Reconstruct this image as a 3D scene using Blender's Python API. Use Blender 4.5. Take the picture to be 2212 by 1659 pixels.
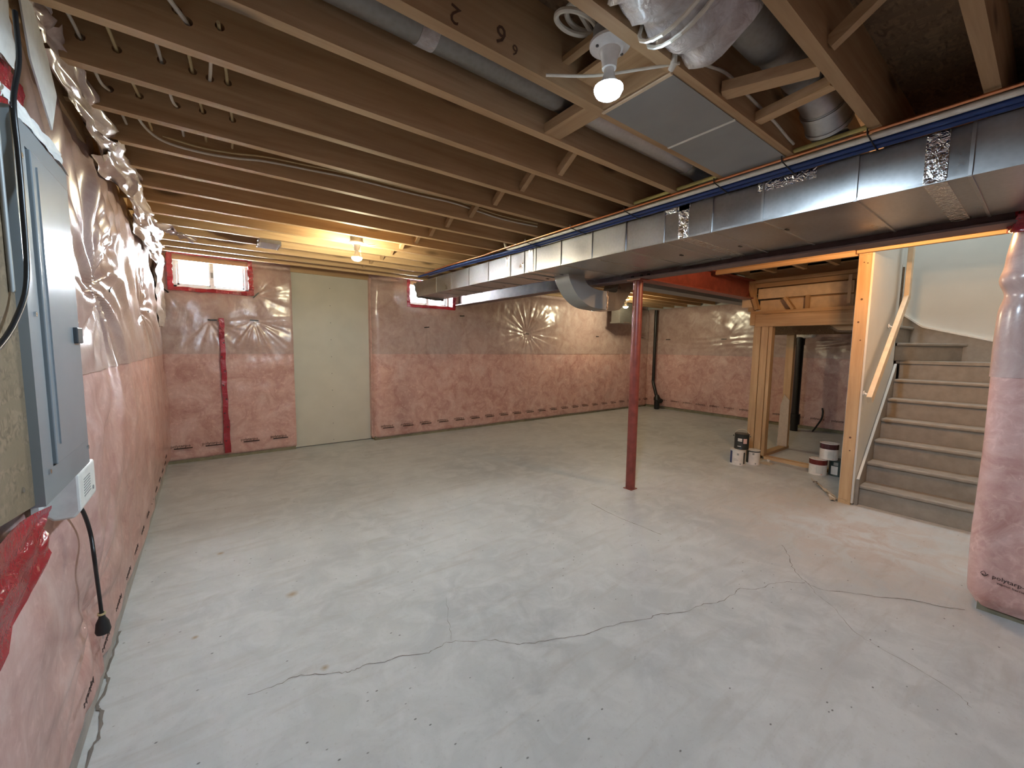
import bpy, bmesh, math, random
import numpy as np
from mathutils import Vector, Matrix, noise as mnoise

for o in list(bpy.data.objects):
    bpy.data.objects.remove(o, do_unlink=True)
SC = bpy.context.scene
COL = SC.collection
random.seed(7)
RNG = np.random.default_rng(11)
W, H = 2212, 1659

# ------------------------------------------------------------------ camera
F_PX = 878.86
YAW, PITCH, ROLL = (math.radians(a) for a in (36.9576, 5.1736, 0.7254))
CAM_H = 1.40
def cam_axes():
    cy, sy, cp, sp = math.cos(YAW), math.sin(YAW), math.cos(PITCH), math.sin(PITCH)
    f = Vector((sy*cp, cy*cp, -sp)); r0 = Vector((cy, -sy, 0)); u0 = r0.cross(f)
    c, s = math.cos(ROLL), math.sin(ROLL)
    return c*r0 + s*u0, -s*r0 + c*u0, f
cam_d = bpy.data.cameras.new('camera')
cam = bpy.data.objects.new('camera', cam_d); COL.objects.link(cam)
r_, u_, f_ = cam_axes()
cam.matrix_world = Matrix(((r_.x, u_.x, -f_.x, 0), (r_.y, u_.y, -f_.y, 0), (r_.z, u_.z, -f_.z, CAM_H), (0, 0, 0, 1)))
cam_d.sensor_fit = 'HORIZONTAL'; cam_d.sensor_width = 36.0
cam_d.lens = F_PX / W * 36.0
cam_d.clip_start = 0.02; cam_d.clip_end = 200
SC.camera = cam

# ------------------------------------------------------------------ world, exposure
wd = bpy.data.worlds.new('sky'); SC.world = wd; wd.use_nodes = True
bg = wd.node_tree.nodes['Background']
bg.inputs[0].default_value = (0.86, 0.93, 1.0, 1); bg.inputs[1].default_value = 80.0
SC.view_settings.view_transform = 'Standard'; SC.view_settings.look = 'None'
SC.view_settings.gamma = 1.0; SC.view_settings.use_curve_mapping = False
SC.view_settings.exposure = 1.6
SC.cycles.use_denoising = True
SC.cycles.max_bounces = 4; SC.cycles.diffuse_bounces = 3; SC.cycles.glossy_bounces = 2; SC.cycles.transparent_max_bounces = 4
SC.cycles.use_adaptive_sampling = True; SC.cycles.adaptive_threshold = 0.04
SC.cycles.caustics_reflective = False; SC.cycles.caustics_refractive = False
SC.cycles.sample_clamp_indirect = 4.0

# bulb colours and watts (each lamp holds its own light)
BULB = {
    'cool':   ((0.66, 0.84, 1.0), 108.0),
    'mild':   ((1.0, 0.90, 0.60), 46.0),
    'warm':   ((1.0, 0.56, 0.25), 50.0),
}

# light of the lit hall upstairs, coming down the open stairwell
ud = bpy.data.lights.new('upstairs_hall_offscreen', 'AREA'); ud.shape = 'RECTANGLE'; ud.size = .7; ud.size_y = .7
ud.color = (0.86, 0.95, 1.0); ud.energy = 19.0
uo = bpy.data.objects.new('upstairs_hall_offscreen', ud); COL.objects.link(uo); uo.location = (6.05, .55, 5.02)

# ------------------------------------------------------------------ materials
MATS = {}
class NT:
    def __init__(s, name):
        s.m = bpy.data.materials.new(name); s.m.use_nodes = True
        s.t = s.m.node_tree; s.p = s.t.nodes['Principled BSDF']; s.out = s.t.nodes['Material Output']
    def n(s, typ, **kw):
        nd = s.t.nodes.new(typ)
        for k, v in kw.items():
            if k.startswith('i_'):
                key = k[2:]
                key = int(key) if key.isdigit() else key.replace('_', ' ')
                nd.inputs[key].default_value = v
            else: setattr(nd, k, v)
        return nd
    def l(s, a, b): s.t.links.new(a, b)
    def coords(s, scale=(1, 1, 1), rnd=True, kind='Object'):
        tc = s.n('ShaderNodeTexCoord'); mp = s.n('ShaderNodeMapping'); mp.inputs['Scale'].default_value = scale
        s.l(tc.outputs[kind], mp.inputs['Vector'])
        if rnd:
            oi = s.n('ShaderNodeObjectInfo'); mu = s.n('ShaderNodeVectorMath', operation='SCALE'); mu.inputs[0].default_value = (37.0, 19.0, 53.0)
            s.l(oi.outputs['Random'], mu.inputs['Scale']); s.l(mu.outputs[0], mp.inputs['Location'])
        return mp.outputs[0]
    def noise(s, vec, scale, detail=4, rough=0.55, dist=0.0):
        nd = s.n('ShaderNodeTexNoise'); nd.inputs['Scale'].default_value = scale; nd.inputs['Detail'].default_value = detail
        nd.inputs['Roughness'].default_value = rough; nd.inputs['Distortion'].default_value = dist
        s.l(vec, nd.inputs['Vector']); return nd.outputs['Fac']
    def ramp(s, fac, stops):
        nd = s.n('ShaderNodeValToRGB'); e = nd.color_ramp.elements
        while len(e) < len(stops): e.new(0.5)
        for el, (p, c) in zip(e, stops):
            el.position = p; el.color = (*c, 1) if len(c) == 3 else c
        s.l(fac, nd.inputs[0]); return nd.outputs[0]
    def mix(s, fac, a, b, mode='MIX'):
        nd = s.n('ShaderNodeMix', data_type='RGBA', blend_type=mode)
        for sock, v in ((nd.inputs[0], fac), (nd.inputs[6], a), (nd.inputs[7], b)):
            if hasattr(v, 'links'): s.l(v, sock)
            elif isinstance(v, (int, float)): sock.default_value = v
            else: sock.default_value = (*v, 1)
        return nd.outputs[2]
    def math(s, op, a, b=0.0):
        nd = s.n('ShaderNodeMath', operation=op)
        for i, v in enumerate((a, b)):
            if hasattr(v, 'links'): s.l(v, nd.inputs[i])
            else: nd.inputs[i].default_value = v
        return nd.outputs[0]
    def bump(s, height, strength=0.3, dist=0.01):
        nd = s.n('ShaderNodeBump'); nd.inputs['Strength'].default_value = strength; nd.inputs['Distance'].default_value = dist
        s.l(height, nd.inputs['Height']); s.l(nd.outputs[0], s.p.inputs['Normal'])
    def base(s, c):
        if hasattr(c, 'links'): s.l(c, s.p.inputs['Base Color'])
        else: s.p.inputs['Base Color'].default_value = (*c, 1)
    def set(s, **kw):
        names = dict(rough='Roughness', metal='Metallic', spec='Specular IOR Level', coat='Coat Weight', coatr='Coat Roughness', trans='Transmission Weight', alpha='Alpha', ior='IOR')
        for k, v in kw.items():
            sock = s.p.inputs[names[k]]
            if hasattr(v, 'links'): s.l(v, sock)
            else: sock.default_value = v
        return s

def plain(name, col, rough=0.5, metal=0.0, spec=0.5, var=0.06, scale=30):
    k = NT(name); v = k.coords()
    f = k.noise(v, scale, 3)
    lo = tuple(c*(1-var) for c in col); hi = tuple(min(1, c*(1+var)) for c in col)
    k.base(k.ramp(f, [(0.35, lo), (0.65, hi)])); k.set(rough=rough, metal=metal, spec=spec)
    MATS[name] = k.m; return k.m

def wood(name, light, dark, axis, knots=True, rough=0.65):
    k = NT(name)
    sc = [14, 14, 14]; sc[axis] = 0.9
    v = k.coords(tuple(sc)); f = k.noise(v, 1.6, 5, 0.6, 0.6)
    c = k.ramp(f, [(0.28, dark), (0.5, tuple((a+b)/2 for a, b in zip(light, dark))), (0.72, light)])
    sc2 = [1.5, 1.5, 1.5]; sc2[axis] = .5
    v2 = k.coords(tuple(sc2)); f2 = k.noise(v2, 1.3, 3)
    c = k.mix(k.ramp(f2, [(0.4, (0, 0, 0)), (0.7, (.45, .45, .45))]), c, tuple(x*0.72 for x in dark))
    oi = k.n('ShaderNodeObjectInfo')
    hs = k.n('ShaderNodeHueSaturation'); val = k.math('ADD', k.math('MULTIPLY', oi.outputs['Random'], 0.28), 0.86)
    k.l(val, hs.inputs['Value']); k.l(c, hs.inputs['Color']); c = hs.outputs[0]
    if knots:
        sk = [7, 7, 7]; sk[axis] = 2.2
        vk = k.coords(tuple(sk)); vo = k.n('ShaderNodeTexVoronoi'); vo.inputs['Scale'].default_value = 0.55
        k.l(vk, vo.inputs['Vector'])
        kf = k.ramp(vo.outputs['Distance'], [(0.05, (1, 1, 1)), (0.13, (0, 0, 0))])
        c = k.mix(k.math('MULTIPLY', kf, 0.8), c, tuple(x*0.18 for x in dark))
    k.base(c); k.bump(f, 0.15, 0.004); k.set(rough=rough, spec=0.3)
    MATS[name] = k.m; return k.m

LUM_L, LUM_D = (0.66, 0.46, 0.265), (0.44, 0.275, 0.14)
for ax, nm in enumerate(('wood_x', 'wood_y', 'wood_z')): wood(nm, LUM_L, LUM_D, ax)

def osb(name, a, b, c3):
    k = NT(name); v = k.coords((9, 26, 26), rnd=False); f = k.noise(v, 1.6, 2, .5, 1.5)
    v2 = k.coords((30, 8, 30), rnd=False); f2 = k.noise(v2, 1.1, 2, .5, 1.0)
    c = k.mix(k.ramp(f2, [(.42, (0, 0, 0)), (.58, (1, 1, 1))]), k.ramp(f, [(.35, a), (.6, b)]), c3)
    k.base(c); k.bump(f, .25, .003); k.set(rough=.75, spec=.25); MATS[name] = k.m
osb('subfloor_osb', (.13, .085, .05), (.26, .17, .10), (.19, .125, .075))
osb('panel_osb', (.15, .11, .07), (.25, .185, .12), (.20, .15, .095))

# concrete slab: pale trowelled grey with worn patches, rust and reddish stains
k = NT('concrete')
v = k.coords((1, 1, 1), rnd=False)
f1 = k.noise(v, 0.9, 6, .6, .4); f2 = k.noise(v, 5.0, 6, .65, .8); f3 = k.noise(v, 60, 4, .7)
c = k.ramp(f1, [(.30, (.405, .435, .45)), (.5, (.50, .53, .54)), (.7, (.575, .605, .61))])
c = k.mix(k.ramp(f2, [(.42, (0, 0, 0)), (.62, (.65, .65, .65))]), c, (.62, .645, .65))
vs = k.coords((1.2, 7, 1), rnd=False); fs = k.noise(vs, 1.7, 5, .6, .5)
c = k.mix(k.ramp(fs, [(.53, (0, 0, 0)), (.72, (.45, .45, .45))]), c, (.40, .395, .375))
c = k.mix(k.ramp(f3, [(.30, (.35, .35, .35)), (.42, (0, 0, 0))]), c, (.36, .36, .36))
def blob(cx, cy, r, soft):
    tc = k.n('ShaderNodeTexCoord'); d = k.n('ShaderNodeVectorMath', operation='DISTANCE')
    k.l(tc.outputs['Object'], d.inputs[0]); d.inputs[1].default_value = (cx, cy, 0)
    dn = k.math('ADD', d.outputs['Value'], k.math('MULTIPLY', k.math('SUBTRACT', f2, .5), r*1.6))
    mr = k.n('ShaderNodeMapRange'); mr.inputs[1].default_value = r*(1-soft); mr.inputs[2].default_value = r*(1+soft)
    mr.inputs[3].default_value = 1; mr.inputs[4].default_value = 0; k.l(dn, mr.inputs[0]); return mr.outputs[0]
c = k.mix(k.math('MULTIPLY', blob(3.95, .75, .75, .8), k.ramp(f2, [(.42, (.15, .15, .15)), (.6, (.8, .8, .8))])), c, (.40, .30, .25))
for (cx, cy, r) in ((.33, 2.47, .022), (.355, 1.80, .014), (-.10, 2.36, .010), (.02, 3.25, .014)):
    c = k.mix(k.math('MULTIPLY', blob(cx, cy, r, .7), .75), c, (.33, .22, .10))
# dark flecks of grit
vo = k.n('ShaderNodeTexVoronoi'); vo.inputs['Scale'].default_value = 11; k.l(k.coords((1, 1.6, 1), rnd=False), vo.inputs['Vector'])
fl = k.ramp(vo.outputs['Distance'], [(.04, (1, 1, 1)), (.075, (0, 0, 0))])
c = k.mix(k.math('MULTIPLY', fl, k.ramp(f1, [(.38, (0, 0, 0)), (.48, (.85, .85, .85))])), c, (.10, .10, .10))
k.base(c); k.bump(f2, .08, .004)
k.set(rough=k.ramp(f2, [(.3, (.48, .48, .48)), (.7, (.68, .68, .68))]), spec=.35); MATS['concrete'] = k.m

# polyethylene film over pink glass-fibre batts
def poly(name, a, b, c3, rough, coat, haze):
    k = NT(name); v = k.coords((1, 1, 1), rnd=False)
    f1 = k.noise(v, 4.5, 6, .65, 1.2); f2 = k.noise(v, 22, 4, .6, .8)
    c = k.ramp(f1, [(.30, a), (.52, b), (.72, c3)])
    c = k.mix(k.ramp(f2, [(.52, (0, 0, 0)), (.75, (haze, haze, haze))]), c, tuple(min(1, x*1.35+.05) for x in c3))
    k.base(c)
    vb = k.coords((1, 1, .35), rnd=False); fb = k.noise(vb, 14, 4, .55, 1.6)
    k.bump(fb, .14, .012)
    k.set(rough=rough, spec=.5, coat=coat, coatr=.20)
    MATS[name] = k.m
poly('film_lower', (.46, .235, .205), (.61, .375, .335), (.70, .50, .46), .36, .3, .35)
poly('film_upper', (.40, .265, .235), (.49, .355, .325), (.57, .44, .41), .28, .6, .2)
poly('film_loose', (.50, .40, .38), (.62, .53, .51), (.72, .65, .64), .22, .7, .3)

def galv(name, col, rough, sp=.35):
    k = NT(name); v = k.coords((1, 1, 1), rnd=True)
    vo = k.n('ShaderNodeTexVoronoi'); vo.inputs['Scale'].default_value = 55; k.l(v, vo.inputs['Vector'])
    f = k.noise(v, 3, 4)
    c = k.mix(sp, k.ramp(f, [(.3, tuple(x*.8 for x in col)), (.7, col)]), k.ramp(vo.outputs['Distance'], [(.0, (.35, .35, .35)), (.8, (.65, .65, .65))]), 'SOFT_LIGHT')
    k.base(c); k.bump(k.noise(v, 4, 2), .03, .01)
    k.set(metal=.92, rough=k.ramp(f, [(.3, (rough*.8,)*3), (.7, (rough*1.25,)*3)])); MATS[name] = k.m
galv('galvanised', (.52, .52, .52), .33)
galv('galvanised_dull', (.34, .33, .31), .6)
def foil():
    k = NT('foil_tape'); v = k.coords((1, 1, 1)); f = k.noise(v, 38, 3, .6, .8)
    k.base((.80, .80, .80)); k.bump(f, .9, .012); k.set(metal=1.0, rough=.16); MATS['foil_tape'] = k.m
foil()
plain('sheet_grey', (.33, .34, .335), .55, .35, .4, .05, 5)
plain('steel_paint', (.19, .135, .13), .6, .0, .3, .15, 8)
plain('red_oxide', (.22, .050, .038), .38, .0, .5, .18, 14)
plain('black_plastic', (.012, .012, .013), .35)
plain('white_plastic', (.74, .74, .70), .40)
plain('cable_white', (.72, .68, .58), .45)
plain('cable_yellow', (.62, .50, .27), .45)
plain('gas_yellow', (.66, .60, .22), .45)
plain('pipe_white', (.80, .79, .73), .35)
plain('pipe_blue', (.012, .045, .20), .30)
plain('panel_grey', (.29, .33, .355), .26, .25, .5, .05, 3)
plain('panel_dark', (.05, .055, .06), .4)
plain('screw_metal', (.75, .75, .75), .25, 1.0)
plain('drywall', (.60, .585, .52), .8, 0, .25, .03, 4)
plain('wall_paint', (.70, .70, .66), .8, 0, .25, .02, 4)
plain('white_trim', (.83, .82, .78), .45)
plain('stair_paint', (.30, .265, .225), .5, 0, .4, .10, 12)
plain('rail_wood', (.75, .60, .42), .5, 0, .4, .08, 12)
plain('vinyl', (.86, .87, .88), .35)
plain('concrete_wall', (.42, .41, .39), .85, 0, .2, .12, 6)
plain('rubber_dark', (.02, .02, .02), .6)
plain('treated_wood', (.25, .23, .16), .85, 0, .2, .15, 9)
plain('paper_white', (.62, .62, .60), .7)
plain('paper_brown', (.50, .42, .33), .8)
plain('ink', (.03, .012, .012), .6)
plain('ink_brown', (.10, .05, .028), .8)
plain('crack_dark', (.20, .18, .16), .9)
plain('can_steel', (.55, .55, .55), .3, .9)
plain('label_white', (.74, .71, .68), .5)
plain('label_black', (.02, .024, .022), .35)
plain('label_blue', (.03, .05, .16), .4)
plain('label_pink', (.70, .47, .43), .5)
plain('paint_red', (.13, .018, .016), .25)
plain('paint_maroon', (.06, .015, .02), .25)
plain('label_green', (.035, .06, .055), .4)
plain('porcelain', (.80, .80, .78), .25)
k = NT('copper'); k.base((.72, .30, .15)); k.set(metal=1.0, rough=.28); MATS['copper'] = k.m
k = NT('tuck_tape'); v = k.coords(); f = k.noise(v, 7, 4); k.base(k.ramp(f, [(.3, (.24, .006, .014)), (.7, (.42, .018, .035))])); k.bump(k.noise(v, 26, 3, .6, 1.), .6, .01)
k.set(rough=.22, spec=.6, coat=.4); MATS['tuck_tape'] = k.m
k = NT('wrap_film'); v = k.coords(); f = k.noise(v, 9, 5, .6, 1.5); k.base(k.ramp(f, [(.3, (.38, .32, .30)), (.6, (.60, .58, .58))])); k.bump(k.noise(v, 14, 4, .6, 2.), .6, .02)
k.set(rough=.38, coat=.15); MATS['wrap_film'] = k.m
k = NT('pane_glass'); k.t.nodes.remove(k.p)
gl = k.n('ShaderNodeBsdfGlossy'); gl.inputs['Roughness'].default_value = .02
tr = k.n('ShaderNodeBsdfTransparent'); mx = k.n('ShaderNodeMixShader'); mx.inputs[0].default_value = .06
k.l(tr.outputs[0], mx.inputs[1]); k.l(gl.outputs[0], mx.inputs[2]); k.l(mx.outputs[0], k.out.inputs[0]); MATS['pane_glass'] = k.m
for nm, (colr, st) in BULB.items():
    k = NT('bulb_'+nm); k.base((.9, .9, .9)); k.p.inputs['Emission Color'].default_value = (*colr, 1); k.p.inputs['Emission Strength'].default_value = 8.0; MATS['bulb_'+nm] = k.m; k.m.cycles.emission_sampling = 'NONE'

# ------------------------------------------------------------------ mesh helpers
def wloc(o):
    v = Vector((0, 0, 0))
    while o is not None: v = v + Vector(o.location); o = o.parent
    return v
class MB:
    def __init__(s): s.v = []; s.f = []
    def add(s, vs, fs):
        b = len(s.v); s.v += [tuple(p) for p in vs]; s.f += [tuple(i+b for i in f) for f in fs]; return s
    def box(s, x0, x1, y0, y1, z0, z1):
        return s.add([(x0,y0,z0),(x1,y0,z0),(x1,y1,z0),(x0,y1,z0),(x0,y0,z1),(x1,y0,z1),(x1,y1,z1),(x0,y1,z1)],
                     [(0,3,2,1),(4,5,6,7),(0,1,5,4),(1,2,6,5),(2,3,7,6),(3,0,4,7)])
    def bar(s, p0, p1, w, h, up=(0, 0, 1)):
        p0, p1 = Vector(p0), Vector(p1); d = (p1-p0).normalized(); up = Vector(up)
        if abs(d.dot(up)) > .98: up = Vector((1, 0, 0))
        sd = d.cross(up).normalized(); u = sd.cross(d)
        q = []
        for p in (p0, p1):
            for a, b in ((-1,-1),(1,-1),(1,1),(-1,1)): q.append(p + sd*a*w/2 + u*b*h/2)
        return s.add(q, [(3,2,1,0),(4,5,6,7),(0,1,5,4),(1,2,6,5),(2,3,7,6),(3,0,4,7)])
    def tube(s, pts, r, n=10, caps=True):
        pts = [Vector(p) for p in pts]; rs = r if isinstance(r, (list, tuple)) else [r]*len(pts)
        b = len(s.v); prev = None
        for i, p in enumerate(pts):
            d = (pts[min(i+1, len(pts)-1)] - pts[max(i-1, 0)]).normalized()
            if prev is None:
                a = Vector((0, 0, 1)) if abs(d.z) < .9 else Vector((1, 0, 0))
                sd = d.cross(a).normalized()
            else:
                sd = (prev - d*prev.dot(d)).normalized()
            prev = sd; u = d.cross(sd)
            for j in range(n):
                t = 2*math.pi*j/n; s.v.append(tuple(p + (sd*math.cos(t) + u*math.sin(t))*rs[i]))
        for i in range(len(pts)-1):
            for j in range(n):
                k2 = (j+1) % n
                s.f.append((b+i*n+j, b+i*n+k2, b+(i+1)*n+k2, b+(i+1)*n+j))
        if caps:
            s.f.append(tuple(b+j for j in range(n))[::-1]); s.f.append(tuple(b+(len(pts)-1)*n+j for j in range(n)))
        return s
    def lathe(s, c, prof, n=24, closed=True):
        b = len(s.v)
        for (r, z) in prof:
            for j in range(n):
                t = 2*math.pi*j/n; s.v.append((c[0]+r*math.cos(t), c[1]+r*math.sin(t), c[2]+z))
        for i in range(len(prof)-1):
            for j in range(n):
                k2 = (j+1) % n; s.f.append((b+i*n+j, b+i*n+k2, b+(i+1)*n+k2, b+(i+1)*n+j))
        if closed:
            s.f.append(tuple(b+j for j in range(n))[::-1]); s.f.append(tuple(b+(len(prof)-1)*n+j for j in range(n)))
        return s
    def prism(s, pts, off):
        n = len(pts); off = Vector(off); a = [Vector(p) for p in pts]
        return s.add(a + [p+off for p in a], [tuple(range(n))[::-1], tuple(range(n, 2*n))] + [(i, (i+1) % n, n+(i+1) % n, n+i) for i in range(n)])
    def build(s, name, mat, parent=None, smooth=False, bevel=0.0, loc=None):
        o0 = wloc(parent) if parent is not None else Vector((0, 0, 0))
        base = Vector(loc) if loc is not None else o0
        me = bpy.data.meshes.new(name)
        me.from_pydata([tuple(Vector(p)-base) for p in s.v], [], s.f); me.update()
        bm = bmesh.new(); bm.from_mesh(me); bmesh.ops.recalc_face_normals(bm, faces=bm.faces); bm.to_mesh(me); bm.free()
        return finish(name, me, mat, parent, smooth, bevel, base - o0)
def finish(name, me, mat, parent=None, smooth=False, bevel=0.0, loc=(0, 0, 0)):
    o = bpy.data.objects.new(name, me); COL.objects.link(o)
    if mat: me.materials.append(MATS[mat])
    if parent is not None: o.parent = parent
    o.location = loc
    if smooth: me.polygons.foreach_set('use_smooth', [True]*len(me.polygons))
    if smooth == 'auto':
        try: me.set_sharp_from_angle(angle=math.radians(40))
        except Exception: pass
    if bevel:
        m = o.modifiers.new('bevel', 'BEVEL'); m.width = bevel; m.segments = 2; m.limit_method = 'ANGLE'
    return o
def empty(name, loc=(0, 0, 0)):
    o = bpy.data.objects.new(name, None); COL.objects.link(o); o.location = loc; o.empty_display_size = .05; return o
def tag(o, label=None, cat=None, group=None, kind=None):
    if label: o['label'] = label
    if cat: o['category'] = cat
    if group: o['group'] = group
    if kind: o['kind'] = kind
    return o
def smoothpts(pts, n=6):
    """Catmull-Rom through the points."""
    P = [Vector(p) for p in pts]; P = [P[0]*2-P[1]] + P + [P[-1]*2-P[-2]]; out = []
    for i in range(1, len(P)-2):
        for j in range(n):
            t = j/n; a, b, c, d = P[i-1], P[i], P[i+1], P[i+2]
            out.append(.5*((2*b)+(c-a)*t+(2*a-5*b+4*c-d)*t*t+(3*b-a-3*c+d)*t**3))
    out.append(P[-2]); return out
def text_mesh(name, body, size, mat, parent, loc, right, up, extrude=.0006):
    cu = bpy.data.curves.new(name, 'FONT'); cu.body = body; cu.size = size; cu.extrude = extrude; cu.align_x = 'LEFT'; cu.resolution_u = 2
    o = bpy.data.objects.new(name, cu); COL.objects.link(o)
    dg = bpy.context.evaluated_depsgraph_get(); me = bpy.data.meshes.new_from_object(o.evaluated_get(dg))
    bpy.data.objects.remove(o, do_unlink=True); bpy.data.curves.remove(cu)
    r, u = Vector(right).normalized(), Vector(up).normalized(); nrm = r.cross(u)
    me.transform(Matrix(((r.x, u.x, nrm.x, 0), (r.y, u.y, nrm.y, 0), (r.z, u.z, nrm.z, 0), (0, 0, 0, 1))))
    me.materials.clear()
    return finish(name, me, mat, parent, loc=Vector(loc) - (wloc(parent) if parent else Vector((0, 0, 0))))

# ================================================================== setting
ZC = 2.34          # underside of joists
ZS = 2.575         # underside of subfloor
XL, XR = -0.40, 8.58
YB = 6.09
YF = -2.2
XP = 3.30          # face of the near right wall
YP = 0.185         # its corner

floor = MB().box(-.75, 8.95, YF-.2, 6.55, -.12, 0).build('floor', 'concrete'); tag(floor, 'pale grey trowelled concrete slab with cracks', 'floor', kind='structure')

def ribbon(pts, w0, z=.0012, wob=.012, seed=0):
    rnd = random.Random(seed); P = smoothpts([(x, y, z) for x, y in pts], 5); m = MB(); L = []
    for i, p in enumerate(P):
        d = (P[min(i+1, len(P)-1)]-P[max(i-1, 0)]).normalized(); s = Vector((-d.y, d.x, 0))
        p = p + s*rnd.uniform(-wob, wob); w = w0*rnd.uniform(.35, 1.25)
        L.append((p-s*w/2, p+s*w/2))
    for i in range(len(L)-1): m.add([L[i][0], L[i+1][0], L[i+1][1], L[i][1]], [(0, 1, 2, 3)])
    return m
CR = [([(0.074,1.828),(0.177,1.816),(0.246,1.819),(0.327,1.774),(0.409,1.727),(0.444,1.714),(0.502,1.71),(0.574,1.681),(0.653,1.664),(0.743,1.615),(0.803,1.618),(0.865,1.621),(0.937,1.572),(1.05,1.502),(1.109,1.433),(1.171,1.388),(1.29,1.339),(1.395,1.287),(1.528,1.256),(1.634,1.225),(1.781,1.163),(1.85,1.154),(1.991,1.08),(2.138,1.056),(2.233,1.013),(2.397,1.001),(2.458,1.002),(2.547,.937),(2.662,.919),(2.759,.867),(2.84,.797)], .0035),
      ([(3.268,1.073),(3.137,.99),(2.988,.915),(2.901,.845),(2.84,.785)], .0045),
      ([(2.84,.785),(2.846,.706),(2.962,.583),(3.026,.494),(3.138,.376),(3.189,.273),(3.258,.184)], .0045),
      ([(2.834,.771),(2.742,.698),(2.693,.621),(2.562,.519),(2.507,.426),(2.476,.298),(2.416,.141),(2.363,.086)], .0022),
      ([(1.02,1.939),(.95,1.795),(.909,1.695),(.876,1.62)], .0018),
      ([(2.727,2.411),(2.689,2.104),(2.696,1.881),(2.697,1.684)], .006)]
for i, (pts, w) in enumerate(CR):
    ribbon(pts, w, wob=.006 if i < 5 else .002, seed=i).build('crack', 'crack_dark', floor)

# ---- walls: concrete behind, film-covered batts in front
def film(name, mat, parent, P0, ud, nd, u0, u1, z0, z1, dfun, res=.014, holes=(), zfun=None):
    nu = max(2, int((u1-u0)/res)); nz = max(2, int((z1-z0)/res))
    u = np.linspace(u0, u1, nu+1); z = np.linspace(z0, z1, nz+1)
    U, Z = np.meshgrid(u, z, indexing='ij')
    D = dfun(U, Z); ZZ = Z if zfun is None else zfun(U, Z)
    P0 = np.array(P0, float); ud = np.array(ud, float); nd = np.array(nd, float)
    V = P0 + U[..., None]*ud + D[..., None]*nd + ZZ[..., None]*np.array([0, 0, 1.0])
    idx = np.arange((nu+1)*(nz+1)).reshape(nu+1, nz+1)
    quads = np.stack([idx[:-1, :-1], idx[1:, :-1], idx[1:, 1:], idx[:-1, 1:]], -1).reshape(-1, 4)
    uc = ((U[:-1, :-1]+U[1:, 1:])/2).ravel(); zc = ((Z[:-1, :-1]+Z[1:, 1:])/2).ravel()
    keep = np.ones(len(quads), bool)
    for (a, b, c, d) in holes: keep &= ~((uc > a) & (uc < b) & (zc > c) & (zc < d))
    quads = quads[keep]
    nn = np.cross(ud, [0, 0, 1.0])
    if nn.dot(nd) < 0: quads = quads[:, ::-1]
    me = bpy.data.meshes.new(name); me.from_pydata(V.reshape(-1, 3).tolist(), [], quads.tolist()); me.update()
    me.polygons.foreach_set('use_smooth', [True]*len(me.polygons))
    return finish(name, me, mat, parent, smooth=True)
def nz2(U, Z, su, sz, seed, octv=3):
    """cheap smooth noise from random waves, about -1..1"""
    r = np.random.default_rng(seed); out = np.zeros_like(U); a = 1.0; tot = 0
    for o in range(octv):
        for _ in range(5):
            th = r.uniform(0, 2*np.pi); fr = (2**o)*r.uniform(.7, 1.3)
            out += a*np.sin(2*np.pi*fr*(U/su*np.cos(th)+Z/sz*np.sin(th)) + r.uniform(0, 6.28)); tot += a*.8
        a *= .5
    return out/tot*1.6
def star(U, Z, u0, z0, depth, rad, nr, amp, seed, sector=None, sag=0.0):
    r_ = np.random.default_rng(seed)
    du, dz = U-u0, Z-z0
    R = np.sqrt(du*du+dz*dz)+1e-6; T = np.arctan2(dz, du) + sag*R
    ph = r_.uniform(0, 6.28, 4)
    w = np.sin(nr*T+ph[0]) + .7*np.sin(nr*1.7*T+ph[1]+1.1*np.sin(2*T)) + .45*np.sin(nr*2.9*T+ph[2])
    env = (R/(R+.045))*np.exp(-(R/rad)**1.5)
    if sector is not None:
        env = env*np.clip(.25+np.cos(T-sector), 0, 1.25)
    return amp*w*env - depth*np.exp(-(R/(rad*.42))**1.2)

# back wall (two film bays with a bare drywall strip between them)
wb = MB()
WZ = (2.03, 2.40)            # window opening height
W1 = (-.26, .46); W2 = (2.51, 3.25)
segs = [(-.75, W1[0]), (W1[1], W2[0]), (W2[1], 8.95)]
for a, b in segs: wb.box(a, b, 6.10, 6.36, 0, 2.70)
for a, b in (W1, W2): wb.box(a, b, 6.10, 6.36, 0, WZ[0]); wb.box(a, b, 6.10, 6.36, WZ[1], 2.70)
wall_back = wb.build('wall_back', 'concrete_wall'); tag(wall_back, 'end wall wrapped in plastic over pink insulation around a bare drywall strip', 'wall', kind='structure')
LAP = 1.275
def edge(U, u0, u1, r=.07, d=.07):
    a = np.clip((U-u0)/r, 0, 1); b = np.clip((u1-U)/r, 0, 1)
    return -d*(1-np.sqrt(np.clip(1-(1-a)**2, 0, 1))) - d*(1-np.sqrt(np.clip(1-(1-b)**2, 0, 1)))
def vert_edge(Z, z0, z1, r0=.05, r1=.16, d=.05):
    a = np.clip((Z-z0)/r0, 0, 1); b = np.clip((z1-Z)/r1, 0, 1)
    return -d*(1-np.sqrt(np.clip(1-(1-a)**2, 0, 1))) - d*(1-np.sqrt(np.clip(1-(1-b)**2, 0, 1)))
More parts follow.
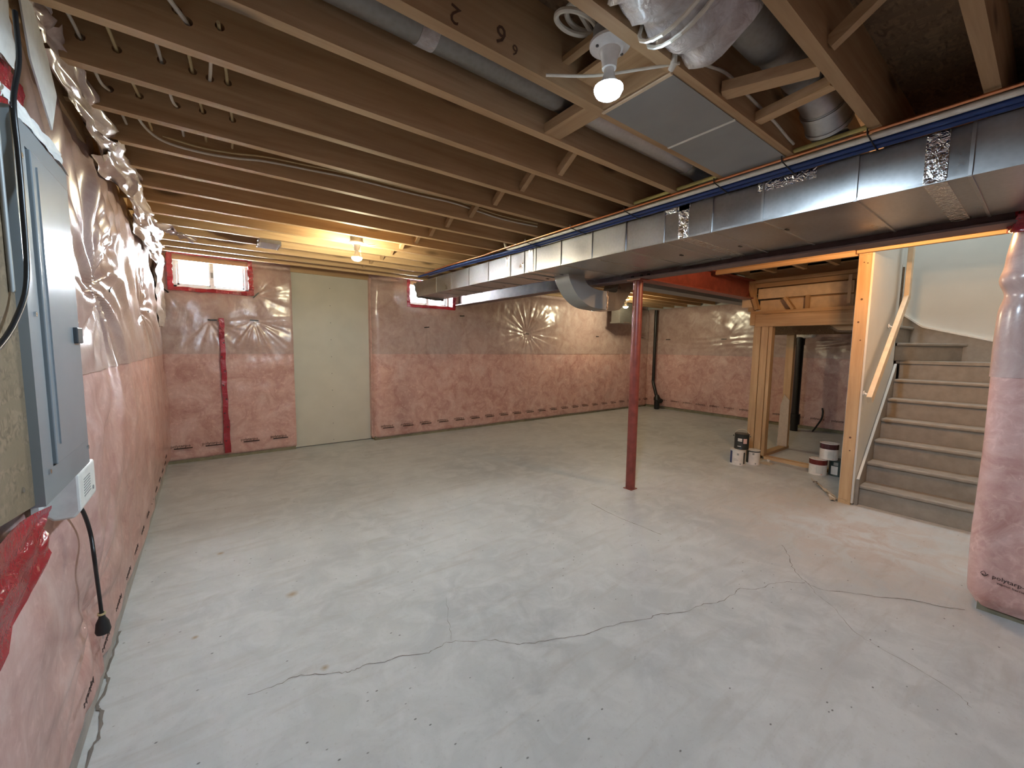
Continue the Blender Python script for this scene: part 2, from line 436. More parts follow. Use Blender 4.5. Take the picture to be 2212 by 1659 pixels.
def d_backR(U, Z):
    D = edge(U, 1.93, 8.6, .10, .10) + vert_edge(Z, .028, 2.34) + .014*nz2(U, Z, 1.1, .8, 3) + .0035*nz2(U, Z, .22, .35, 4)
    D += star(U, Z, 4.80, 1.65, .035, .42, 17, .0085, 1)
    D += star(U, Z, 2.77, 1.69, .012, .40, 11, .003, 2, sector=-1.3) + star(U, Z, 3.40, 1.90, .012, .45, 12, .0035, 5, sector=-1.2)
    D += star(U, Z, 6.72, 1.65, .018, .50, 12, .004, 6, sector=-1.0) + star(U, Z, 8.30, 1.66, .012, .35, 10, .003, 7)
    D += .004*np.sin((U*7+Z*5+.6*np.sin(3*U))*2.2)*np.clip((1.35-Z)/.5, 0, 1)*np.clip((U-2.2), 0, 1)*np.clip(nz2(U, Z, 2.0, 1.0, 21)+.2, 0, 1)
    win = np.exp(-(((U-2.88)/.5)**4+((Z-2.2)/.28)**4)); return D*(1-.5*win) - .05*win
def d_backL(U, Z):
    D = edge(U, -.42, .95, .05, .05) + vert_edge(Z, .028, 2.34) + .012*nz2(U, Z, .9, .8, 13) + .003*nz2(U, Z, .2, .35, 14)
    D += star(U, Z, .05, 1.67, .018, .40, 10, .0035, 15, sector=-1.1) + star(U, Z, .50, 1.69, .022, .38, 13, .0055, 16, sector=-1.4)
    D += star(U, Z, -.34, 1.99, .008, .2, 8, .002, 17) + star(U, Z, .53, 2.0, .010, .28, 9, .003, 18, sector=.2)
    win = np.exp(-(((U-.1)/.45)**4+((Z-2.2)/.25)**4)); return D*(1-.5*win) - .03*win
def hole(wn, m=.0): return (wn[0]-m, wn[1]+m, WZ[0]-m, 2.6)
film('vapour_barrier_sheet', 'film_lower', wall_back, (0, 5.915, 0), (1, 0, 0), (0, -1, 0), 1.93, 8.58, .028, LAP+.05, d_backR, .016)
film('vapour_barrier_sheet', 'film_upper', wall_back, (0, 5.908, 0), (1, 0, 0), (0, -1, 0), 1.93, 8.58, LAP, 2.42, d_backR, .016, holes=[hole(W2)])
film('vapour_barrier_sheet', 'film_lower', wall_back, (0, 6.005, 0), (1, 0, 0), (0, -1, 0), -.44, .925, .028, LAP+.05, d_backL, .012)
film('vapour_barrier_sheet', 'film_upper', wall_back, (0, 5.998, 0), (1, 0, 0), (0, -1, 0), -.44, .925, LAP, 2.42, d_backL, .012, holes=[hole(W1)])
# side cheeks of the film bays and the treated timber plates under them
MB().box(1.925, 1.94, 5.99, 6.10, .05, 2.36).build('batt_edge', 'film_lower', wall_back)
MB().box(1.95, 8.55, 5.945, 6.10, .0, .06).build('bottom_plate', 'treated_wood', wall_back)
MB().box(-.40, .915, 6.03, 6.10, .0, .06).build('bottom_plate', 'treated_wood', wall_back)
# bare drywall strip with a joint and screws
dw = MB().box(.915, 1.935, 6.075, 6.10, .012, 2.36).build('drywall_sheet', 'drywall', wall_back)
for z in np.arange(.06, 2.3, .235):
    MB().tube([(1.405, 6.0765, z), (1.405, 6.0735, z)], .005, 8).build('drywall_screw', 'panel_dark', dw)

def pin(parent, p, right, ln=.075, wd=.012, tilt=0.0, nrm=(0, -1, 0)):
    r = Vector(right).normalized(); n = Vector(nrm); u = n.cross(r)*-1
    d = r*math.cos(tilt) + Vector((0, 0, 1))*math.sin(tilt); p = Vector(p)
    return MB().bar(p-d*ln/2, p+d*ln/2, wd, .005, up=n).build('insulation_pin', 'black_plastic', parent)
for (x, z, y, t) in ((4.80, 1.65, 5.925, 0), (2.77, 1.69, 5.905, .12), (3.40, 1.90, 5.905, .06), (6.72, 1.65, 5.91, 0), (8.30, 1.66, 5.91, 0)):
    pin(wall_back, (x, y, z), (1, 0, 0), .085, .014, t)
for (x, z, t) in ((.08, 1.675, 0), (.50, 1.69, -.05), (-.335, 1.99, -.75), (.53, 2.0, .85)):
    pin(wall_back, (x, 6.0, z), (1, 0, 0), .09, .014, t)
# printed marks along the foot of the film
mk0 = text_mesh('film_print', 'polytarp-s', .045, 'ink', wall_back, (2.02, 5.885, .20), (1, 0, 0), (0, 0, 1))
mk1 = MB().box(0, .17, 0, .0012, 0, .012).build('film_print', 'ink', wall_back, loc=(0, 0, 0)); mk1.location = (2.05, 5.886, .175)
def cp(o, loc):
    c = o.copy(); COL.objects.link(c); c.parent = o.parent; c.location = loc; return c
for i in range(1, 22):
    x = 2.02+.303*i; yy = 5.885 - .012
    cp(mk0, (x, yy, .20)); cp(mk1, (x+.03, yy+.001, .178))
for x in (-.37, -.08, .30, .62):
    cp(mk0, (x, 5.975, .20)); cp(mk1, (x+.03, 5.976, .178))
# red sheathing tape over the cut in the left bay
tt = MB()
P = [(.165 + .004*math.sin(i*1.7), 5.975+.004*math.sin(i*2.3), 1.70-i*.0815) for i in range(21)]
for i in range(20):
    w = .026 if i < 15 else .032
    tt.add([(P[i][0]-w, P[i][1], P[i][2]), (P[i][0]+w, P[i][1], P[i][2]), (P[i+1][0]+w, P[i+1][1], P[i+1][2]), (P[i+1][0]-w, P[i+1][1], P[i+1][2])], [(0, 1, 2, 3)])
tape = tt.build('sheathing_tape', 'tuck_tape', wall_back); tape['label'] = 'red sheathing tape running down the plastic'
for i in range(9):
    MB().tube([(.165+(.012 if i % 2 else -.012), 5.972, 1.58-i*.17), (.165+(.012 if i % 2 else -.012), 5.970, 1.58-i*.17)], .008, 8).build('tape_print', 'ink', tape)

# ---- windows
def window(n, wn, label):
    a, b = wn; z0, z1 = WZ[0]+.0, WZ[1]
    root = empty('window_%d' % n, ((a+b)/2, 6.12, z0)); tag(root, label, 'window', kind='structure')
    fr = MB(); y0, y1 = 6.10, 6.16
    fr.box(a, b, y0, y1, z0, z0+.035).box(a, b, y0, y1, z1-.035, z1).box(a, a+.035, y0, y1, z0, z1).box(b-.035, b, y0, y1, z0, z1)
    fr.build('window_frame', 'vinyl', root, bevel=.004)
    m = (a+b)/2
    MB().box(m-.02, m+.02, 6.105, 6.15, z0+.03, z1-.03).build('meeting_stile', 'vinyl', root, bevel=.003)
    for (c, d, yy) in ((a+.035, m-.01, 6.125), (m+.01, b-.035, 6.14)):
        s = MB(); s.box(c, d, yy-.01, yy+.01, z0+.035, z0+.055).box(c, d, yy-.01, yy+.01, z1-.055, z1-.035).box(c, c+.02, yy-.01, yy+.01, z0+.035, z1-.035).box(d-.02, d, yy-.01, yy+.01, z0+.035, z1-.035)
        sash = s.build('sash', 'vinyl', root)
        MB().box(c+.02, d-.02, yy-.002, yy+.002, z0+.055, z1-.055).build('pane', 'pane_glass', sash)
    MB().box(m-.012, m+.012, 6.095, 6.105, (z0+z1)/2-.04, (z0+z1)/2+.02).build('latch', 'sheet_grey', root)
    # red tape sealing the film to the frame
    rd = random.Random(n)
    def strip(p, q, wa, nm='seam_tape'):
        t = MB(); p, q = Vector(p), Vector(q); N = 14; d = (q-p)/N; s = Vector((d.z, 0, -d.x)).normalized(); L = []
        for i in range(N+1):
            c = p+d*i + Vector((0, rd.uniform(-.006, .004), 0)); L.append((c-s*wa*rd.uniform(.35, .6), c+s*wa*rd.uniform(.35, .6)))
        for i in range(N): t.add([L[i][0], L[i+1][0], L[i+1][1], L[i][1]], [(0, 1, 2, 3)])
        return t.build(nm, 'tuck_tape', root)
    yy = 5.985 if n == 1 else 5.935
    strip((a-.03, yy, z0-.02), (b+.03, yy, z0-.02), .045); strip((a-.02, yy, z0-.04), (a-.02, yy, z1), .05)
    strip((b+.02, yy, z0-.04), (b+.02, yy, z1), .055); strip((a, yy, z1+.005), (b, yy, z1+.005), .03)
    # film turned into the opening
    rv = MB(); y0 = yy+.01
    rv.box(a-.004, a, y0, 6.12, z0, z1).box(b, b+.004, y0, 6.12, z0, z1).box(a, b, y0, 6.12, z0-.004, z0).box(a, b, y0, 6.12, z1, z1+.004)
    rv.build('reveal', 'film_loose', root)
    return root
window(1, W1, 'small high sliding window above the red vertical tape on the end wall')
window(2, W2, 'small high sliding window partly hidden by the end of the metal duct')

# ---- left wall
wl = MB().box(-.75, -.46, YF-.2, 6.36, 0, 2.70).build('wall_left', 'concrete_wall'); tag(wl, 'long side wall wrapped in shiny plastic over pink insulation', 'wall', kind='structure')
def d_left(U, Z):
    D = vert_edge(Z, .03, 2.50, .06, .25, .055) + .035*np.exp(-((Z-.85)/.75)**2)
    D += .020*nz2(U, Z, 1.4, 1.0, 31) + .004*nz2(U, Z, .35, .5, 32)
    D += star(U, Z, 2.85, 1.66, .06, .85, 8, .017, 33, sag=.9)
    D += star(U, Z, 4.6, 1.66, .045, .55, 10, .011, 34, sag=.5) + star(U, Z, 5.7, 1.7, .03, .4, 9, .007, 36)
    D += star(U, Z, 2.2, .35, .035, .55, 8, .010, 35)
    flat = np.exp(-(((U-1.22)/.66)**8+((Z-1.62)/.80)**8)); D = D*(1-flat) - .004*flat
    # long pleats hanging from the top edge and running down
    D += .009*np.sin((U*1.0+Z*.75)*24+1.5*np.sin(U*4))*np.exp(-((Z-2.02)/.36)**2)*(1-flat)
    D += .006*np.sin((U+Z*.35)*19+2*np.sin(U*3))*np.clip((1.6-Z)/.6, 0, 1)*np.exp(-((U-3.0)/1.6)**2)*np.clip(Z/.5, 0, 1)
    return D
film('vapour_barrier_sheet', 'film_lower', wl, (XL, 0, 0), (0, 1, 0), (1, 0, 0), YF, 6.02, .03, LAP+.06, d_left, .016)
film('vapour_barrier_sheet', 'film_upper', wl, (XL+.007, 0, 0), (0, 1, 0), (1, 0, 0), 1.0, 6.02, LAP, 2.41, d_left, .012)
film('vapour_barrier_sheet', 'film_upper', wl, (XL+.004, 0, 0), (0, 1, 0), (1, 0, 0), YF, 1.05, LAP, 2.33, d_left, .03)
MB().box(-.46, -.40, YF, 6.05, 0, .05).build('bottom_plate', 'concrete_wall', wl)
ribbon([(-.392, 2.62), (-.394, 2.387), (-.398, 2.293), (-.380, 2.236), (-.393, 2.113), (-.377, 2.064), (-.363, 1.938), (-.377, 1.847), (-.37, 1.5)], .011, z=.003, wob=.003, seed=40).build('edge_crack', 'crack_dark', floor)
MB().box(-.47, -.395, YF, 6.05, 2.30, ZS).build('rim_board', 'wood_y', wl)
for (y, z, t) in ((2.85, 1.66, .3), (4.6, 1.66, .2), (2.12, .80, .3)):
    pin(wl, (-.365 if y < 4 else -.37, y, z), (0, 1, 0), .07, .012, t, nrm=(1, 0, 0))
mk2 = text_mesh('film_print', 'polytarp-s', .036, 'ink', wl, (XL+.02, 5.6, .2), (0, -1, 0), (0, 0, 1))
for i in range(1, 13): cp(mk2, (XL+.03, 5.6-.303*i, .2))
# loose film ends and torn flaps hanging at the joists
def flap(pts, mat, parent, name='film_flap', seed=0, n=14, amp=.012):
    """quad patch (4 corners) crumpled into a small sheet"""
    a, b, c, d = (Vector(p) for p in pts); vs = []; fs = []; nr = (b-a).cross(d-a).normalized()
    for i in range(n+1):
        for j in range(n+1):
            s, t = i/n, j/n; p = a*(1-s)*(1-t)+b*s*(1-t)+c*s*t+d*(1-s)*t
            q = mnoise.noise_vector(Vector((s*4+seed*7.1, t*4, seed*3.3)))*amp*2
            vs.append(p + q + nr*mnoise.noise(Vector((s*9, t*9, seed*5.)))*amp)
    for i in range(n):
        for j in range(n): fs.append((i*(n+1)+j, (i+1)*(n+1)+j, (i+1)*(n+1)+j+1, i*(n+1)+j+1))
    m = MB(); m.add(vs, fs); return m.build(name, mat, parent, smooth=True)
flap([(-.36, 1.95, 2.27), (-.33, 2.75, 2.24), (-.29, 2.75, 2.35), (-.33, 1.95, 2.40)], 'film_loose', wl, seed=1, amp=.018)
flap([(-.355, 2.7, 2.24), (-.33, 3.9, 2.22), (-.26, 3.9, 2.33), (-.28, 2.7, 2.36)], 'film_loose', wl, seed=2, amp=.022, n=26)
flap([(-.355, 3.8, 2.20), (-.35, 5.3, 2.18), (-.27, 5.2, 2.33), (-.25, 3.8, 2.33)], 'film_loose', wl, seed=3, amp=.022, n=26)
flap([(-.30, 4.0, 2.30), (-.02, 4.35, 2.25), (-.06, 4.5, 2.27), (-.31, 4.45, 2.33)], 'film_loose', wl, seed=4, amp=.02)
flap([(-.37, 5.4, 1.55), (-.35, 5.95, 1.6), (-.34, 5.95, 2.33), (-.35, 5.4, 2.33)], 'film_loose', wl, seed=5, amp=.02, n=26)
flap([(-.38, 1.55, 2.30), (-.36, 1.95, 2.30), (-.33, 1.95, 2.42), (-.36, 1.55, 2.42)], 'film_loose', wl, seed=6, amp=.015)

# ---- far right wall, front wall, near right wall (pier), stair walls
wr = MB().box(8.60, 8.95, YF-.2, 6.36, 0, 2.70).build('wall_right', 'concrete_wall'); tag(wr, 'distant side wall wrapped in plastic behind the framed posts', 'wall', kind='structure')
def d_right(U, Z):
    D = vert_edge(Z, .028, 2.34) + .014*nz2(U, Z, 1.1, .9, 41) + .003*nz2(U, Z, .25, .35, 42)
    D += star(U, Z, 5.39, 1.62, .010, .4, 10, .0016, 43) + star(U, Z, 4.12, 1.62, .010, .5, 12, .0014, 44)
    D += .004*np.sin(Z*60+3*np.sin(U*3))*np.exp(-((Z-1.55)/.12)**2)
    return D
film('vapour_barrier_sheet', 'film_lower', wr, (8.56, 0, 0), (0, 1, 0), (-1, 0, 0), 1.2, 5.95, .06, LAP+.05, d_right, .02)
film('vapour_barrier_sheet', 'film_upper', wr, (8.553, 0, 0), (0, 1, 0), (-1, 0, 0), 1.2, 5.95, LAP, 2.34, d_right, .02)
MB().box(8.58, 8.60, 1.2, 5.95, 0, .06).build('bottom_plate', 'treated_wood', wr)
for y in (5.39, 4.12): pin(wr, (8.545, y, 1.62), (0, 1, 0), .11, .016, .0, nrm=(-1, 0, 0))
mk3 = text_mesh('film_print', 'polytarp-s', .05, 'ink', wr, (8.535, 5.55, .2), (0, -1, 0), (0, 0, 1))
for i in range(1, 13): cp(mk3, (8.535, 5.55-.303*i, .2))

wf = MB().box(-.75, 8.95, YF-.2, YF, 0, 2.70).build('wall_front', 'concrete_wall'); tag(wf, 'wall behind the viewer', 'wall', kind='structure')
film('vapour_barrier_sheet', 'film_lower', wf, (0, YF+.03, 0), (1, 0, 0), (0, 1, 0), -.4, 3.3, .05, 2.33, lambda U, Z: .01*nz2(U, Z, 1., 1., 51), .05)

wp = MB().box(3.38, 3.62, YF, .12, 0, 2.70).build('wall_pier', 'concrete_wall'); tag(wp, 'near pink insulated wall ending beside the stairs', 'wall', kind='structure')
# film wraps the end of the pier: path in plan with a rounded corner
def pier_q(x, y, z, seed=2.0):
    q = mnoise.noise(Vector((y*2.2+x, z*1.6, seed)))*.022 + mnoise.noise(Vector((y*7+x*3, z*2.2, seed+5)))*.008 + .03*math.exp(-((z-.75)/.6)**2) + .010*math.sin(y*30+z*2)*math.exp(-((z-1.45)/.35)**2)*math.exp(-((y-.1)/.3)**2)
    q -= .035*max(0, 1-(z-.03)/.06) if z < .09 else 0
    q -= .05*max(0, (z-1.9)/.45)
    q += .016*math.exp(-((z-1.78)/.05)**2) - .016*math.exp(-((z-1.70)/.05)**2)
    return q*.9
def pier_sheet(name, mat, z0, z1, off, seed):
    path = [(XP, YF)] + [(XP, y) for y in np.linspace(YF+.2, YP-.09, 96)] + [(XP+.09-.09*math.cos(a), YP-.09+.09*math.sin(a)) for a in np.linspace(.1, 1.5, 9)] + [(x, YP) for x in np.linspace(XP+.1, 3.64, 12)]
    nz_ = int((z1-z0)/.018); vs = []; fs = []
    for i, (x, y) in enumerate(path):
        a = path[max(i-1, 0)]; b = path[min(i+1, len(path)-1)]; d = Vector((b[0]-a[0], b[1]-a[1], 0)).normalized(); nrm = Vector((-d.y, d.x, 0))
        for j in range(nz_+1):
            z = z0+(z1-z0)*j/nz_
            vs.append(Vector((x, y, z)) + nrm*(pier_q(x, y, z, seed)+off))
    n1 = nz_+1
    for i in range(len(path)-1):
        for j in range(nz_): fs.append((i*n1+j, (i+1)*n1+j, (i+1)*n1+j+1, i*n1+j+1))
    m = MB(); m.add(vs, fs); return m.build(name, mat, wp, smooth=True)
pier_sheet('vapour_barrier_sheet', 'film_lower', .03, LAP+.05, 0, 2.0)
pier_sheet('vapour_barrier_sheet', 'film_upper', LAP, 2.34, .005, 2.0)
MB().box(3.33, 3.60, YF, .15, 0, .05).build('bottom_plate', 'treated_wood', wp)
MB().box(3.345, 3.62, YF, .13, 2.33, ZS).build('rim_board', 'wood_y', wp)
def on_pier(o):
    l = wloc(o)
    for v in o.data.vertices:
        p = v.co + l; v.co.x = XP - pier_q(XP, p.y, p.z) - .0025 - (v.co.x % .0012)*.5 - l.x
on_pier(text_mesh('film_print', 'polytarp-super', .030, 'ink', wp, (XP, .108, .212), (0, -1, -.10), (0, 0, 1)))
on_pier(text_mesh('film_print', 'vapour barrier', .017, 'ink', wp, (XP, .090, .188), (0, -1, -.10), (0, 0, 1)))
def ring(pts, w):
    m = MB(); P = smoothpts(pts, 4)
    for i in range(len(P)-1):
        d = (P[i+1]-P[i]).normalized(); s_ = Vector((0, -d.z, d.y))*w
        m.add([P[i]-s_, P[i+1]-s_, P[i+1]+s_, P[i]+s_], [(0, 1, 2, 3)])
    return m
on_pier(ring([(XP, .148, .226), (XP, .139, .238), (XP, .130, .226), (XP, .139, .214), (XP, .148, .226)], .0012).build('film_print', 'ink', wp))
on_pier(ring([(XP, .141, .222), (XP, .134, .212), (XP, .121, .226)], .0020).build('film_print', 'ink', wp))
flap([(XP-.022, .165, 2.015), (XP+.12, .212, 2.03), (XP+.12, .212, 2.24), (XP-.008, .13, 2.20)], 'tuck_tape', wp, 'seam_tape', seed=9, amp=.006)
flap([(XP-.02, -.02, 2.00), (XP-.026, .17, 2.00), (XP-.020, .17, 2.095), (XP-.016, -.02, 2.09)], 'tuck_tape', wp, 'seam_tape', seed=12, amp=.006)

# stair shaft walls
sw = MB().box(3.62, 6.62, -.06, .06, 0, 5.06).build('wall_stair_right', 'wall_paint'); tag(sw, 'white painted wall along the hidden side of the stairs', 'wall', kind='structure')
se = MB().box(6.50, 6.62, .06, 1.12, 0, 5.06).box(6.50, 6.62, 1.12, 2.70, 2.38, 5.06).build('wall_stair_end', 'wall_paint'); tag(se, 'white painted wall at the head of the stairs', 'wall', kind='structure')
ss = empty('wall_stair_side', (4.66, 1.05, 0)); tag(ss, 'drywalled stair side wall ending in an exposed stud', 'wall', kind='structure')
MB().box(4.655, 4.695, 1.02, 1.11, .038, 2.245).build('end_stud', 'wood_z', ss, bevel=.003)
MB().box(5.68, 5.72, 1.02, 1.11, .038, 2.245).build('stud', 'wood_z', ss)
MB().box(5.15, 5.19, 1.02, 1.11, .038, 2.245).build('stud', 'wood_z', ss)
MB().box(4.655, 5.72, 1.02, 1.11, 0, .038).build('bottom_plate', 'wood_x', ss)
MB().box(4.655, 5.72, 1.02, 1.11, 2.245, 2.285).build('top_plate', 'wood_x', ss)
MB().box(4.668, 5.735, 1.005, 1.02, .015, 2.345).build('drywall_sheet', 'wall_paint', ss)
MB().box(4.70, 5.735, 1.11, 1.122, .015, 2.345).build('drywall_sheet', 'wall_paint', ss)
MB().box(4.50, 5.735, 1.005, 1.12, 2.345, 5.06).build('upper_wall', 'wall_paint', ss)
MB().box(5.72, 5.735, 1.005, 1.12, .0, 2.285).build('corner_sheet', 'wall_paint', ss)
for (y, z, r) in ((1.065, 1.86, .009), (1.075, 1.66, .008), (1.05, 1.50, .006), (1.06, .62, .009), (1.055, .50, .006), (1.07, 2.18, .005), (1.045, 2.17, .005)):
    MB().tube([(4.6555, y, z), (4.6535, y, z)], r, 9).build('knot', 'ink_brown', ss)
MB().box(4.50, 4.515, .06, 1.12, 2.36, 5.06).build('shaft_front', 'wall_paint', ss)
MB().box(5.60, 5.72, 1.12, 2.70, 2.40, 5.06).build('shaft_side', 'wall_paint', ss)
MB().box(5.60, 6.62, 2.58, 2.70, 2.40, 5.06).build('shaft_back', 'wall_paint', ss)
MB().box(4.50, 6.62, -.06, 2.70, 5.06, 5.12).build('shaft_ceiling', 'wall_paint', ss)
MB().box(4.50, 4.66, .06, 1.12, 2.33, 2.37).build('shaft_sill', 'wood_y', ss)
MB().box(6.50, 6.53, 1.12, 2.60, 1.62, 2.38).build('end_wall_shaded', 'subfloor_osb', ss)  # lower end wall, its dark board colour put in for closet shade
MB().box(5.735, 6.50, 1.10, 1.12, 0, 1.62).build('closet_side', 'subfloor_osb', ss)  # dark board colour stands in for the shade inside the closet
MB().prism([(5.84, 1.12, 1.60), (5.84, 1.52, 1.62), (5.84, 2.58, 2.33), (5.84, 2.58, 2.36), (5.84, 1.52, 1.645), (5.84, 1.12, 1.62)], (.66, 0, 0)).build('sloped_soffit', 'subfloor_osb', ss)  # stair underside, darkened by board colour to imitate closet shade
MB().prism([(5.825, 1.12, 1.62), (5.825, 1.52, 1.645), (5.825, 2.58, 2.36), (5.825, 2.58, 2.42), (5.825, 1.12, 2.42)], (.015, 0, 0)).build('side_board', 'wood_y', ss)
MB().box(5.60, 5.84, 1.12, 2.58, 2.40, 2.42).build('side_cap', 'wood_y', ss)

# ---- ceiling: subfloor with a stairwell opening, joists, bridging
cb = MB()
for a, b, c, d in ((-.75, 4.50, YF-.2, 6.36), (4.50, 6.62, YF-.2, -.06), (4.50, 5.60, 1.12, 6.36), (5.60, 6.62, 2.70, 6.36), (6.62, 8.95, YF-.2, 6.36)):
    cb.box(a, b, c, d, ZS, ZS+.02)
ceiling = cb.build('ceiling', 'subfloor_osb'); tag(ceiling, 'exposed wooden floor joists under strand board subfloor', 'ceiling', kind='structure')
JF = {0: 1.193, 1: 1.478, 2: 1.785, 3: 2.10, 4: 2.41, 5: 2.747, 6: 3.075, 7: 3.40, 8: 3.73, 9: 4.04, 10: 4.35, 11: 4.66, 12: 4.98, 13: 5.29, 14: 5.57}
for kk in range(-1, -11, -1): JF[kk] = 1.193 + .3205*kk
JT = .042
def joist_mesh(x0, x1, key, cache={}):
    if key not in cache:
        m = MB().box(x0, x1, -JT, 0, ZC, ZS); me = bpy.data.meshes.new('joist'); me.from_pydata(m.v, [], m.f); me.update()
        bm = bmesh.new(); bm.from_mesh(me); bmesh.ops.recalc_face_normals(bm, faces=bm.faces); bm.to_mesh(me); bm.free()
        me.materials.append(MATS['wood_x']); cache[key] = me
    return cache[key]
JO = {}
for kk, y in sorted(JF.items()):
    o = bpy.data.objects.new('joist', joist_mesh(XL-.05, 3.44, 'a')); COL.objects.link(o); o.parent = ceiling; o.location = (0, y, 0); JO[kk] = o
    if kk < -6: continue
    x1 = 8.58; x0 = 3.30
    if y < -.06 or (y-JT > 2.70): o = bpy.data.objects.new('joist', joist_mesh(x0, x1, 'b')); COL.objects.link(o); o.parent = ceiling; o.location = (0, y+.05, 0)
    elif y > 1.12:
        o = bpy.data.objects.new('joist', joist_mesh(x0, 5.59, 'c')); COL.objects.link(o); o.parent = ceiling; o.location = (0, y+.05, 0)
        o = bpy.data.objects.new('joist', joist_mesh(6.63, x1, 'd')); COL.objects.link(o); o.parent = ceiling; o.location = (0, y+.05, 0)
    else:
        o = bpy.data.objects.new('joist', joist_mesh(x0, 4.49, 'e')); COL.objects.link(o); o.parent = ceiling; o.location = (0, y+.05, 0)
MB().box(XL-.05, 8.58, 6.05, 6.10, ZC, ZS).build('rim_board', 'wood_x', ceiling)
# stair opening header and trimmer seen past the beam
MB().box(4.62, 4.66, .06, 1.12, 2.258, 2.285).build('header', 'wood_y', ceiling)
MB().box(4.62, 4.66, .06, 1.12, 2.29, 2.33).build('header', 'wood_y', ceiling)
MB().box(4.66, 4.70, 1.12, 2.385, 2.245, 2.285).build('trimmer', 'wood_y', ceiling)
MB().box(4.68, 4.74, 1.12, 2.385, 2.29, 2.335).build('trimmer', 'wood_y', ceiling)
# cross bridging: pairs of slanted struts between joists
def bridging(k0, x, gap=.05):
    y0, y1 = JF[k0], JF[k0+1]-JT
    MB().bar((x, y0, ZC+.03), (x, y1, ZS-.03), .038, .032, up=(1, 0, 0)).build('bridging_strut', 'wood_y', ceiling)
    MB().bar((x+gap, y0, ZS-.03), (x+gap, y1, ZC+.03), .038, .032, up=(1, 0, 0)).build('bridging_strut', 'wood_y', ceiling)
for kk in range(1, 14): bridging(kk, 1.56 + .012*math.sin(kk*2.1))
bridging(-3, 1.58)
MB().bar((1.60, JF[-1]-JT, ZC+.030), (1.70, JF[-2], ZC+.018), .065, .036).build('bridging_strut', 'wood_y', ceiling)
MB().bar((1.90, JF[-1]-JT, ZC+.03), (1.84, JF[-2], ZC+.02), .050, .036).build('bridging_strut', 'wood_y', ceiling)
for kk in (-5, -7): bridging(kk, 1.58)
# blocking
MB().box(1.24, 1.335, JF[0], JF[1]-JT, ZC+.005, ZC+.045).build('blocking', 'wood_y', ceiling)
MB().box(1.15, 1.31, JF[-1], JF[0]-JT, ZC+.06, ZC+.075).build('blocking', 'wood_y', ceiling)
MB().box(1.295, 1.315, JF[-1], JF[0]-JT, ZC+.002, ZS).build('blocking', 'wood_y', ceiling)
# struts between last joist and rim
for x in (.72, 1.15, 1.62, 2.1): MB().bar((x, JF[14], ZC+.02), (x+.12, 6.05, ZS-.04), .035, .035).build('bridging_strut', 'wood_y', ceiling)
# grade marks on one joist
nj = JF[0]-JT-.0012
for (t, x, z, s, a) in (('2', .66, 2.40, .075, 2.9), ('6', .83, 2.42, .085, 2.9), ('6', .875, 2.39, .05, 3.0)):
    text_mesh('grade_mark', t, s, 'ink_brown', ceiling, (x, nj, z), (math.cos(a), 0, math.sin(a)), (-math.sin(a), 0, math.cos(a)))

# ================================================================== steel, ducts
def ibeam(name, p0, p1, w, z0, z1, mat, label, cat, tf=.014, tw=.010, along='y'):
    r = empty(name, ((p0[0]+p1[0])/2, (p0[1]+p1[1])/2, z0)); tag(r, label, cat)
    def bx(a0, a1, za, zb, nm):
        m = MB()
        if along == 'y': m.box(p0[0]-a0, p0[0]+a1, p0[1], p1[1], za, zb)
        else: m.box(p0[0], p1[0], p0[1]-a0, p0[1]+a1, za, zb)
        return m.build(nm, mat, r, bevel=.002)
    bx(w/2, w/2, z0, z0+tf, 'bottom_flange'); bx(w/2, w/2, z1-tf, z1, 'top_flange'); bx(tw/2, tw/2, z0+tf, z1-tf, 'web')
    return r
XBM = 3.354
b1 = ibeam('steel_beam', (XBM, .10), (XBM, 2.60), .15, 2.06, 2.30, 'steel_paint', 'brown grey steel beam running from the near pink wall to the red column', 'beam')  # both halves of the long beam carry the same paint
b2 = ibeam('steel_beam', (XBM, 2.60), (XBM, 5.93), .15, 2.06, 2.30, 'steel_paint', 'brown grey steel beam running from the red column to the end wall window', 'beam')
b3 = ibeam('steel_beam', (3.44, 2.46), (5.69, 2.46), .14, 2.06, 2.30, 'red_oxide', 'red brown steel beam crossing from the column toward the framed posts', 'beam', along='x')
for b, (ya, yb) in ((b1, (2.2, 2.58)),):
    for y in (2.34, 2.42, 2.52):
        MB().tube([(XBM-.003, y, 2.09), (XBM-.022, y, 2.09)], .012, 8).build('bolt', 'black_plastic', b)
pl = MB().box(XBM-.075, XBM+.075, .10, 5.93, 2.302, 2.338).build('nailing_plate', 'wood_y'); tag(pl, 'flat timber plate lying along the top of the long steel beam', 'timber')

col = empty('steel_column', (XBM, 2.46, 0)); tag(col, 'slim red brown round steel column standing on the slab', 'column')
MB().tube([(XBM, 2.46, .008), (XBM, 2.46, 2.045)], .046, 28).build('shaft', 'red_oxide', col, smooth='auto')
MB().box(XBM-.075, XBM+.075, 2.385, 2.535, 2.045, 2.059).build('cap_plate', 'red_oxide', col)
MB().box(XBM-.048, XBM+.048, 2.412, 2.508, 0, .008).build('base_plate', 'red_oxide', col)

